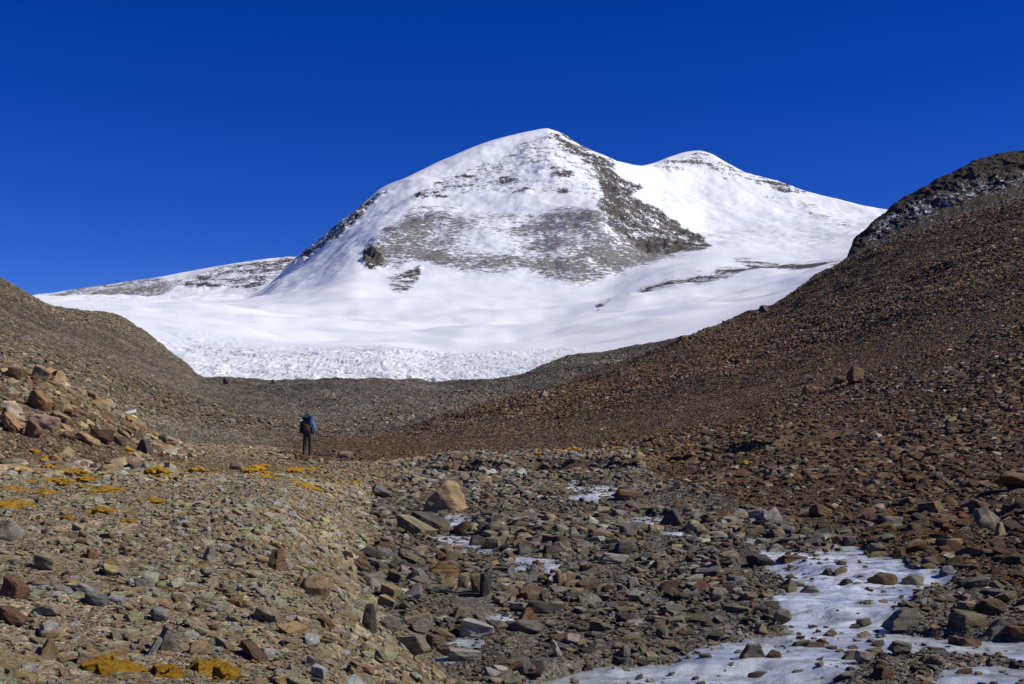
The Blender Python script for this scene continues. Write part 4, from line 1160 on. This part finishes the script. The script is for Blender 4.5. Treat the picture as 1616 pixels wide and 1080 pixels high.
for hx, hy, hr in HB:
    d2 = (X - hx) ** 2 + (Y - hy) ** 2
    keep &= d2 > (hr * .7) ** 2
    if hy > 40: continue
    keep &= ~((size > .10) & (d2 < (hr + size * .55) ** 2))
    keep &= ~((size > .5 * hr) & (np.abs(X / Y - hx / hy) < (hr + size * .3) / hy) & (Y < hy) & (Y > hy * .90))
hik = on_ground(485, 720)
keep &= ((X - hik.x) ** 2 + (Y - hik.y) ** 2) > .4 ** 2
X, Y, D_, size, pix, ic = X[keep], Y[keep], D_[keep], size[keep], pix[keep], ic[keep]
zb, zr, zp, zl, zg, zs, ms = (a[keep] for a in (zb, zr, zp, zl, zg, zs, ms))
n = len(X)
Nn = gnorm(X, Y)
# colours by zone
def table(ws):
    names = list(ws); p = np.array([ws[k] for k in names]); p = p / p.sum()
    return names, np.cumsum(p)
ZONES = [
    (zb, {'sand': 6, 'grey': 4, 'palegrey': 5, 'tan': 2, 'paletan': 4, 'brown': .5, 'orange': .4, 'blue': 1, 'white': .7, 'pink': .4, 'olive': 2}),
    (zs, {'grey': 5, 'dark': 2, 'olive': 4, 'sand': 3, 'brown': 1.8, 'blue': 1.2, 'palegrey': 1.8, 'tan': 1.2, 'red': .3, 'white': .15}),
    (zr, {'brown': 7, 'dark': 2, 'red': 2, 'grey': 1.6, 'olive': 2, 'tan': 1.5, 'sand': .8, 'orange': .5, 'palegrey': .6, 'white': .2}),
    (zp, {'brown': 5, 'pink': 1.5, 'tan': 2.5, 'orange': 1, 'red': 1.5, 'grey': .6, 'olive': 2}),
    (zl, {'olive': 4, 'sand': 3, 'grey': 3, 'brown': 2, 'tan': 1, 'dark': 1, 'palegrey': .5}),
    (zg, {'grey': 4, 'dark': 2, 'olive': 2, 'brown': 2, 'sand': 1, 'palegrey': .7, 'blue': .6}),
]
zi = np.argmax(np.stack([z[0] + 0.25 * rng.random(n) for z in ZONES]), 0)
cn = np.empty(n, object)
for k, (_, ws) in enumerate(ZONES):
    nm, cp = table(ws)
    sel = np.nonzero(zi == k)[0]
    cn[sel] = np.array(nm, object)[np.minimum(np.searchsorted(cp, rng.random(len(sel))), len(nm) - 1)]
colr = np.array([PAL[k] for k in cn]) * rng.uniform(.65, 1.28, (n, 1)) * rng.uniform(.94, 1.06, (n, 3))
colr = colr * np.where(zi == 0, 1.0 + .72 * sstep(31, 24, Y), np.where(zi == 1, 1.1, np.where(zi >= 4, .86, 1.0)))[:, None] * np.where((zi == 0)[:, None], np.array([[1.05, .985, .86]]), 1.0)
colr = np.where((zi == 2)[:, None], colr * np.where(Y > 30, .80, .88)[:, None] * np.array([1.04, .965, .90]) * (1 - .28 * sstep(80, 190, Y) * sstep(22, 60, X))[:, None], colr)  # slope stones high on the right also painted darker, as shade
colr = np.minimum(colr, .58)
streak = 1 + .38 * fbm(X * .018, Y * .11 + X * .02, 4, 207) * sstep(40, 80, Y)
colr = colr * streak[:, None]
idx = rng.integers(0, len(KINDS), n)
lx = size
ly = size * rng.uniform(.55, .9, n)
lz = size * rng.uniform(.28, .62, n)
sl = np.array([k == 'slab' for k in KINDS])[idx]
lz = np.where(sl, size * rng.uniform(.17, .34, n), lz)
yaw = rng.uniform(0, 2 * np.pi, n)
tx = rng.normal(0, .22, n); ty = rng.normal(0, .22, n)
tx = np.where(sl, tx * 1.4, tx)
Z = gz(X, Y) + lz * rng.uniform(.12, .38, n)
Z = np.where(ic > .3, samp(IZ, X, Y) + lz * .2, Z)

# the stones that show largest are objects of their own
app = size / pix
ppx, ppy = proj(X, Y, Z)
inframe = (ppx > 6) & (ppx < PW - 6) & (ppy < PH - 8)
order = np.argsort(-app * inframe)
N_BIG = 300 - N_HERO - 6
big = order[:N_BIG]
isbig = np.zeros(n, bool); isbig[big] = True

from math import sin, cos
def nrot(nv, yaw, a, b):
    m1 = Vector((0, 0, 1)).rotation_difference(Vector(nv)).to_matrix()
    return m1 @ Matrix.Rotation(yaw, 3, 'Z') @ Matrix.Rotation(a, 3, 'X') @ Matrix.Rotation(b, 3, 'Y')
# euler angles of tilt-to-slope times yaw, done in one go
def batch_euler(Nn, yaw, a, b):
    nx, ny, nz = Nn[:, 0], Nn[:, 1], Nn[:, 2]
    f = 1 / (1 + nz)
    M1 = np.empty((len(nx), 3, 3))
    M1[:, 0, 0] = 1 - nx * nx * f; M1[:, 0, 1] = -nx * ny * f; M1[:, 0, 2] = nx
    M1[:, 1, 0] = -nx * ny * f; M1[:, 1, 1] = 1 - ny * ny * f; M1[:, 1, 2] = ny
    M1[:, 2, 0] = -nx; M1[:, 2, 1] = -ny; M1[:, 2, 2] = nz
    def rot(axis, t):
        c, s = np.cos(t), np.sin(t); M = np.zeros((len(t), 3, 3))
        i, j = {'X': (1, 2), 'Y': (2, 0), 'Z': (0, 1)}[axis]; k = 3 - i - j
        M[:, k, k] = 1; M[:, i, i] = c; M[:, j, j] = c; M[:, i, j] = -s; M[:, j, i] = s
        return M
    M = M1 @ rot('Z', yaw) @ rot('X', a) @ rot('Y', b)
    ex = np.arctan2(M[:, 2, 1], M[:, 2, 2]); ey = np.arcsin(np.clip(-M[:, 2, 0], -1, 1)); ez = np.arctan2(M[:, 1, 0], M[:, 0, 0])
    return np.stack([ex, ey, ez], -1)
EUL = batch_euler(Nn, yaw, tx, ty)

# shapes for the individual stones, with a finer surface
big_me = {}
def big_shape(kd, v):
    if (kd, v) not in big_me:
        big_me[(kd, v)] = stone_mesh('stone', 500 + hash_kind[kd] * 40 + v, kd, 2)
        big_me[(kd, v)].materials.append(M_STONE)
    return big_me[(kd, v)]
SHAPE_W = {'slab': 'flat', 'block': 'blocky', 'chip': 'jagged', 'round': 'rounded', 'wedge': 'pointed'}
ZONE_W = ['on the pale gravel bank', 'in the stony stream bed', 'on the brown rubble slope', 'in the rock pile', 'on the far bare hillside', 'on the grey moraine']
used = set(h[9] for h in HERO)
rx = np.array([r[0] for r in REFS]); ry = np.array([r[1] for r in REFS])
rpx_, rpy_ = proj(rx, ry, np.array([r[2] for r in REFS]))
def stone_label(i):
    big_w = 'large' if app[i] > 30 else ('middling' if app[i] > 21 else 'small')
    base = f"{big_w} {SHAPE_W[KINDS[idx[i]]]} {CNAME[cn[i]]} stone"
    dx = ppx[i] - rpx_; dy = ppy[i] - rpy_
    dist = np.hypot(dx, dy * 2.0)
    for k in np.argsort(dist)[:14]:
        how = ('to the right of' if dx[k] > 0 else 'to the left of') if abs(dx[k]) > 1.6 * abs(dy[k]) else ('below' if dy[k] > 0 else 'beyond')
        pre = 'just ' if dist[k] < 45 else ('some way ' if dist[k] > 150 else '')
        lab = f"{base} {pre}{how} {REFS[k][3]}"
        if lab not in used and len(lab.replace('-', ' ').split()) <= 16:
            break
    used.add(lab)
    return lab
for i in big:
    kd = KINDS[idx[i]]
    o = bpy.data.objects.new('stone', big_shape(kd, int(i) % 5))
    COL.objects.link(o)
    o.location = (X[i], Y[i], Z[i])
    o.rotation_euler = EUL[i]
    o.scale = (lx[i], ly[i], lz[i] * 1.15)
    o.color = (*colr[i], 1)
    tag(o, stone_label(i), 'stone', 'rocks of the valley')

# all the rest: points that carry a stone each
def instancer(name, sel, proto, tint_name='stone_tint'):
    me = bpy.data.meshes.new(name)
    k = int(sel.sum())
    me.vertices.add(k)
    me.vertices.foreach_set('co', np.stack([X[sel], Y[sel], Z[sel]], -1).astype(np.float32).ravel())
    for an, dt, val in (('stone_turn', 'FLOAT_VECTOR', EUL[sel]), ('stone_size', 'FLOAT_VECTOR', np.stack([lx, ly, lz], -1)[sel])):
        a = me.attributes.new(an, dt, 'POINT'); a.data.foreach_set('vector', val.astype(np.float32).ravel())
    a = me.attributes.new('stone_shape', 'INT', 'POINT'); a.data.foreach_set('value', idx[sel].astype(np.int32))
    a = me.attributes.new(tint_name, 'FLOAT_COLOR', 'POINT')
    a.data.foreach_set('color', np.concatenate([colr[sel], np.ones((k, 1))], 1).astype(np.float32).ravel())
    o = link(name, me)
    g = bpy.data.node_groups.new(name, 'GeometryNodeTree')
    g.interface.new_socket('Geometry', in_out='INPUT', socket_type='NodeSocketGeometry')
    g.interface.new_socket('Geometry', in_out='OUTPUT', socket_type='NodeSocketGeometry')
    gi = g.nodes.new('NodeGroupInput'); go = g.nodes.new('NodeGroupOutput')
    ip = g.nodes.new('GeometryNodeInstanceOnPoints')
    ci = g.nodes.new('GeometryNodeCollectionInfo')
    ci.inputs['Collection'].default_value = proto
    ci.inputs['Separate Children'].default_value = True
    ci.inputs['Reset Children'].default_value = True
    def na(nm, dt):
        x = g.nodes.new('GeometryNodeInputNamedAttribute'); x.data_type = dt; x.inputs['Name'].default_value = nm
        return x.outputs['Attribute']
    e2r = g.nodes.new('FunctionNodeEulerToRotation')
    g.links.new(na('stone_turn', 'FLOAT_VECTOR'), e2r.inputs[0])
    ip.inputs['Pick Instance'].default_value = True
    g.links.new(gi.outputs[0], ip.inputs['Points'])
    g.links.new(ci.outputs[0], ip.inputs['Instance'])
    g.links.new(na('stone_shape', 'INT'), ip.inputs['Instance Index'])
    g.links.new(e2r.outputs[0], ip.inputs['Rotation'])
    g.links.new(na('stone_size', 'FLOAT_VECTOR'), ip.inputs['Scale'])
    g.links.new(ip.outputs[0], go.inputs[0])
    md = o.modifiers.new('scatter', 'NODES'); md.node_group = g
    return o
ob = instancer('loose_stones', ~isbig, PROTO)
tag(ob, 'loose grey, tan and brown stones covering the valley floor and slopes', None, kind='stuff')
print('stones scattered', n, 'rows', NW, 'cols', NS)

# ------------------------------------------------------------------ moss cushions
def moss_mesh(seed, n=22):
    r = random.Random(seed)
    bm = bmesh.new()
    bmesh.ops.create_icosphere(bm, subdivisions=4, radius=.5)
    o = Vector((r.random() * 50, r.random() * 50, 0))
    for v in bm.verts:
        p = v.co.copy()
        k = 1 + .65 * mnoise.fractal(Vector((p.x * 3, p.y * 3, 0)) + o, 1, 2, 3)
        p.x *= k; p.y *= k
        z = max(p.z, -.15)
        z = z * (.75 + .8 * mnoise.noise(p * 7 + o)) + .09 * mnoise.noise(p * 20 + o)
        v.co = (p.x, p.y, z)
    me = bpy.data.meshes.new('moss_cushion')
    bm.to_mesh(me); bm.free()
    me.polygons.foreach_set('use_smooth', np.ones(len(me.polygons), bool))
    me.materials.append(M_MOSS)
    return me
for k, (l, r_, t_, b_, yw, lab) in enumerate(MOSS):
    p = on_ground((l + r_) / 2, (t_ + b_) / 2)
    sc = p.y / FPX
    nv = gnorm(np.array([p.x]), np.array([p.y]))[0]
    o = link('moss_cushion', moss_mesh(40 + k))
    W = (r_ - l) * sc
    L = W * .8
    o.scale = (W, L, max(W * .26, (b_ - t_) * sc * 1.0))
    o.location = p + Vector((0, 0, -W * .01))
    o.rotation_euler = nrot(nv, yw, 0, 0).to_euler()
    tag(o, lab, 'moss', 'moss cushions on the bank')

MP = bpy.data.collections.new('moss_shapes')
for k in range(5):
    me = moss_mesh(80 + k)
    po = bpy.data.objects.new('moss_shape_%02d' % k, me); MP.objects.link(po)
Xs, Ys = scatter(150000)
mm = samp(moss, Xs, Ys)
pn = fbm(Xs * .9, Ys * .9, 3, 301)
kk = (rng.random(len(Xs)) < mm ** 1.2 * .34) & (pn > .05)
X, Y = Xs[kk], Ys[kk]
n2 = len(X)
size = np.maximum(.07, Y / 1280 * 4.0) * (1 - rng.random(n2)) ** (-1 / 2.6)
size = np.minimum(size, .5)
Nn = gnorm(X, Y); Z = gz(X, Y) + size * .16
lx, ly, lz = size, size * rng.uniform(.6, 1, n2), size * rng.uniform(.3, .55, n2)
idx = rng.integers(0, 5, n2); colr = np.ones((n2, 3))
EUL = batch_euler(Nn, rng.uniform(0, 6.28, n2), np.zeros(n2), np.zeros(n2))
tag(instancer('moss', np.ones(n2, bool), MP, 'moss_tint'), 'small ochre moss tufts growing between stones', None, kind='stuff')

# ------------------------------------------------------------------ white board on the rock pile
def rounded_box(bm, sx, sy, sz, loc=(0, 0, 0), rot=None, bev=.02, seg=2, taper=1.0):
    r = bmesh.ops.create_cube(bm, size=1.0)
    vs = r['verts']
    for v in vs:
        k = taper if v.co.z > 0 else 1.0
        v.co = Vector((v.co.x * sx * k, v.co.y * sy * k, v.co.z * sz))
    es = list({e for v in vs for e in v.link_edges})
    res = bmesh.ops.bevel(bm, geom=es, offset=bev, segments=seg, affect='EDGES', profile=.5)
    nv = list({v for f in res['faces'] for v in f.verts} | {v for v in vs if v.is_valid})
    m = Matrix.Translation(loc) @ (rot.to_4x4() if rot else Matrix.Identity(4))
    bmesh.ops.transform(bm, matrix=m, verts=nv)
    return nv

def bm_obj(name, bm, mat, parent=None, smooth=True):
    me = bpy.data.meshes.new(name)
    bmesh.ops.recalc_face_normals(bm, faces=bm.faces)
    bm.to_mesh(me); bm.free()
    if smooth:
        me.polygons.foreach_set('use_smooth', np.ones(len(me.polygons), bool))
        me.set_sharp_from_angle(angle=R(40))
    me.materials.append(mat)
    return link(name, me, (), parent)

bp = on_ground(200, 660)
k = bp.y / FPX
m = NT('worn_white_board')
tc = m.n('TexCoord')
lines = m.n('TexWave', wave_type='BANDS', bands_direction='Y', in_Scale=2.6, in_Distortion=1.2, in_Detail=2.0)
m.l(tc.outputs['Object'], lines.inputs['Vector'])
sm = m.noise(tc.outputs['Object'], 9, 5, .7)
cc = m.ramp(sm, [(.3, (.58, .60, .62)), (.7, (.78, .79, .80))])
m.put('Base Color', m.mix(m.math('MULTIPLY', m.rng(lines.outputs['Fac'], .8, .98), m.rng(sm, .45, .65)), cc, (.42, .45, .50)))
m.put('Roughness', .5)
bm = bmesh.new()
rounded_box(bm, 25 * k, .36, .035, bev=.006)
bd = bm_obj('board', bm, m.m)
bd.location = bp + Vector((0, .25, .30))
bd.rotation_euler = (R(32), R(-14), R(4))
tag(bd, 'small white board lying on the end of the rock pile', 'board')
bm = bmesh.new()
rounded_box(bm, .12, .3, .34, bev=.03)
# ------------------------------------------------------------------ hiker seen from behind
bm.free()
def skin(name, verts, edges, radii, mat, parent, sub=2, root=0):
    me = bpy.data.meshes.new(name)
    me.from_pydata(verts, edges, [])
    o = link(name, me, (mat,), parent)
    sk = o.modifiers.new('skin', 'SKIN')
    for i, d in enumerate(me.skin_vertices[0].data):
        r = radii[i]
        d.radius = r if isinstance(r, tuple) else (r, r)
        d.use_root = i == root
    sk.use_smooth_shade = True
    sb = o.modifiers.new('sub', 'SUBSURF'); sb.levels = sub; sb.render_levels = sub
    return o

M_SKIN = plain('skin', (.35, .20, .14), .6, .1)
M_JACKET = plain('blue_jacket', (.06, .17, .36), .7, .2)
M_TROUSER = plain('dark_trousers', (.028, .028, .034), .85, .3)
M_BOOT = plain('dark_boots', (.02, .018, .016), .7, .3)
M_PACK = plain('pack_fabric', (.018, .022, .040), .75, .35)
M_PACK2 = plain('pack_brown_panel', (.075, .032, .012), .75, .35)
M_MAT = plain('blue_roll', (.02, .07, .22), .6, .15)
M_RED = plain('red_glove', (.36, .03, .02), .75, .2)
M_HAT = plain('dark_hat', (.03, .03, .035), .85, .2)
M_STRAP = plain('dark_webbing', (.015, .015, .015), .8, .2)

hk = empty('person', (hik.x, hik.y, hik.z - .01), R(4))
tag(hk, 'hiker seen from behind in blue jacket and dark trousers, walking to the glacier', 'person')
# one continuous figure (y is the walking direction, away from the camera)
bv = [(0, 0, .94), (0, -.01, 1.12), (0, .0, 1.32), (0, .03, 1.45), (0, .05, 1.53), (0, .065, 1.62), (0, .065, 1.72),
      (-.09, 0, .90), (-.115, .03, .50), (-.125, -.02, .09), (-.13, .12, .045),
      (.09, 0, .90), (.105, .01, .50), (.10, .0, .09), (.11, .14, .045),
      (-.17, .02, 1.42), (-.25, .0, 1.17), (-.22, .16, .99), (-.21, .21, .95),
      (.17, .02, 1.42), (.27, -.02, 1.16), (.255, .08, .93), (.25, .10, .88)]
be = [(0, 1), (1, 2), (2, 3), (3, 4), (4, 5), (5, 6), (0, 7), (7, 8), (8, 9), (9, 10), (0, 11), (11, 12), (12, 13), (13, 14), (3, 15), (15, 16), (16, 17), (17, 18), (3, 19), (19, 20), (20, 21), (21, 22)]
br = [(.15, .10), (.135, .09), (.16, .10), (.11, .07), .05, (.078, .095), (.07, .085), .085, .058, .04, .035, .085, .058, .04, .035, .055, .042, .032, .03, .055, .042, .032, .03]
skin('body', bv, be, br, M_SKIN, hk)
hv = [(-.012, .165, 1.625), (-.012, .185, 1.62)]
# face: nose, eyes, ears, mouth are on the far side of the head
bm = bmesh.new()
for sx in (-1, 1):
    bmesh.ops.create_icosphere(bm, subdivisions=2, radius=.018, matrix=Matrix.Translation((sx * .08, .065, 1.635)) @ Matrix.Diagonal((.5, 1, 1.6, 1)))
bm_obj('ear', bm, M_SKIN, hk)
bm = bmesh.new()
bmesh.ops.create_icosphere(bm, subdivisions=2, radius=.02, matrix=Matrix.Translation((0, .165, 1.63)) @ Matrix.Diagonal((.8, 1, 1.4, 1)))
bm_obj('nose', bm, M_SKIN, hk)
tv = [(0, 0, .95), (-.092, 0, .88), (-.118, .03, .50), (-.128, -.015, .12), (.092, 0, .88), (.107, .01, .50), (.102, .0, .12), (0, 0, 1.05)]
skin('trousers', tv, [(0, 1), (1, 2), (2, 3), (0, 4), (4, 5), (5, 6), (0, 7)], [(.17, .125), .105, .083, .078, .105, .083, .078, (.16, .115)], M_TROUSER, hk)
jv = [(0, 0, .92), (0, 0, 1.10), (0, .0, 1.30), (0, .03, 1.44), (0, .045, 1.51), (-.18, .02, 1.415), (-.262, .0, 1.17), (-.226, .15, 1.0), (.18, .02, 1.415), (.282, -.02, 1.16), (.262, .07, .95)]
je = [(0, 1), (1, 2), (2, 3), (3, 4), (3, 5), (5, 6), (6, 7), (3, 8), (8, 9), (9, 10)]
skin('jacket', jv, je, [(.185, .135), (.17, .125), (.185, .13), (.13, .095), (.085, .085), .085, .066, .055, .085, .066, .055], M_JACKET, hk)
for s, fx, fy in ((-1, -.127, -.02), (1, .102, 0)):
    bm = bmesh.new()
    rounded_box(bm, .105, .29, .10, (fx, fy + .06, .055), bev=.035, seg=3)
    rounded_box(bm, .10, .12, .16, (fx, fy - .01, .13), bev=.035, seg=3)
    bm_obj('boot', bm, M_BOOT, hk)
for (hx, hy, hz), s in (((-.21, .20, .945), -1), ((.25, .09, .875), 1)):
    bm = bmesh.new()
    rounded_box(bm, .045, .075, .10, (hx, hy, hz), bev=.02, seg=3)
    for f in range(4):
        L = (.055, .065, .06, .045)[f]
        rounded_box(bm, .02, .017, L, (hx - s * .006, hy - .027 + f * .018, hz - .055 - L * .35), Matrix.Rotation(s * -.25, 3, 'Y'), bev=.007, seg=2)
    rounded_box(bm, .02, .02, .055, (hx - s * .02, hy + .045, hz - .01), Matrix.Rotation(-.5, 3, 'X'), bev=.008, seg=2)
    bm_obj('glove', bm, M_RED, hk)
bm = bmesh.new()
bmesh.ops.create_icosphere(bm, subdivisions=3, radius=.112, matrix=Matrix.Translation((0, .055, 1.70)) @ Matrix.Diagonal((.88, 1.0, .86, 1)))
bmesh.ops.create_cone(bm, cap_ends=True, segments=32, radius1=.17, radius2=.12, depth=.03, matrix=Matrix.Translation((0, .06, 1.685)))
bm_obj('hat', bm, M_HAT, hk)

# rucksack on the hiker's back
pk = empty('backpack', (hik.x, hik.y - .26, hik.z + 1.22), R(4))
tag(pk, 'big dark rucksack with a blue roll strapped to it, worn by the hiker', 'backpack')
bm = bmesh.new()
rounded_box(bm, .36, .25, .62, (0, 0, .0), bev=.09, seg=4, taper=.92)
bm_obj('pack_bag', bm, M_PACK, pk)
bm = bmesh.new()
rounded_box(bm, .22, .06, .30, (.0, -.135, -.06), bev=.028, seg=3)
bm_obj('front_pocket', bm, M_PACK2, pk)
bm = bmesh.new()
rounded_box(bm, .32, .27, .13, (-.03, .0, .355), bev=.05, seg=4)
bm_obj('lid', bm, M_PACK, pk)
for s, zz, hh in ((-1, -.04, .46), (1, -.14, .30)):
    bm = bmesh.new()
    rounded_box(bm, .12, .19, hh, (s * .225, .0, zz), bev=.045, seg=3)
    bm_obj('side_pocket', bm, M_PACK, pk)
bm = bmesh.new()
bmesh.ops.create_cone(bm, cap_ends=True, segments=28, radius1=.098, radius2=.098, depth=.34, matrix=Matrix.Translation((.165, -.06, .265)) @ Matrix.Rotation(.06, 4, 'Y'))
bmesh.ops.bevel(bm, geom=[e for e in bm.edges if len([f for f in e.link_faces if len(f.verts) > 4])], offset=.02, segments=2, affect='EDGES')
bm_obj('bedroll', bm, M_MAT, pk)
for zz in (.17, .35):
    bm = bmesh.new()
    bmesh.ops.create_cone(bm, cap_ends=False, segments=28, radius1=.101, radius2=.101, depth=.022, matrix=Matrix.Translation((.165, -.06, zz)) @ Matrix.Rotation(.06, 4, 'Y'))
    bm_obj('strap', bm, M_STRAP, pk)
for s in (-1, 1):
    bm = bmesh.new()
    rounded_box(bm, .055, .02, .40, (s * .11, .30, .10), Matrix.Rotation(.15, 3, 'X'), bev=.008)
    rounded_box(bm, .055, .22, .02, (s * .11, .20, .30), bev=.008)
    bm_obj('shoulder_strap', bm, M_STRAP, pk)
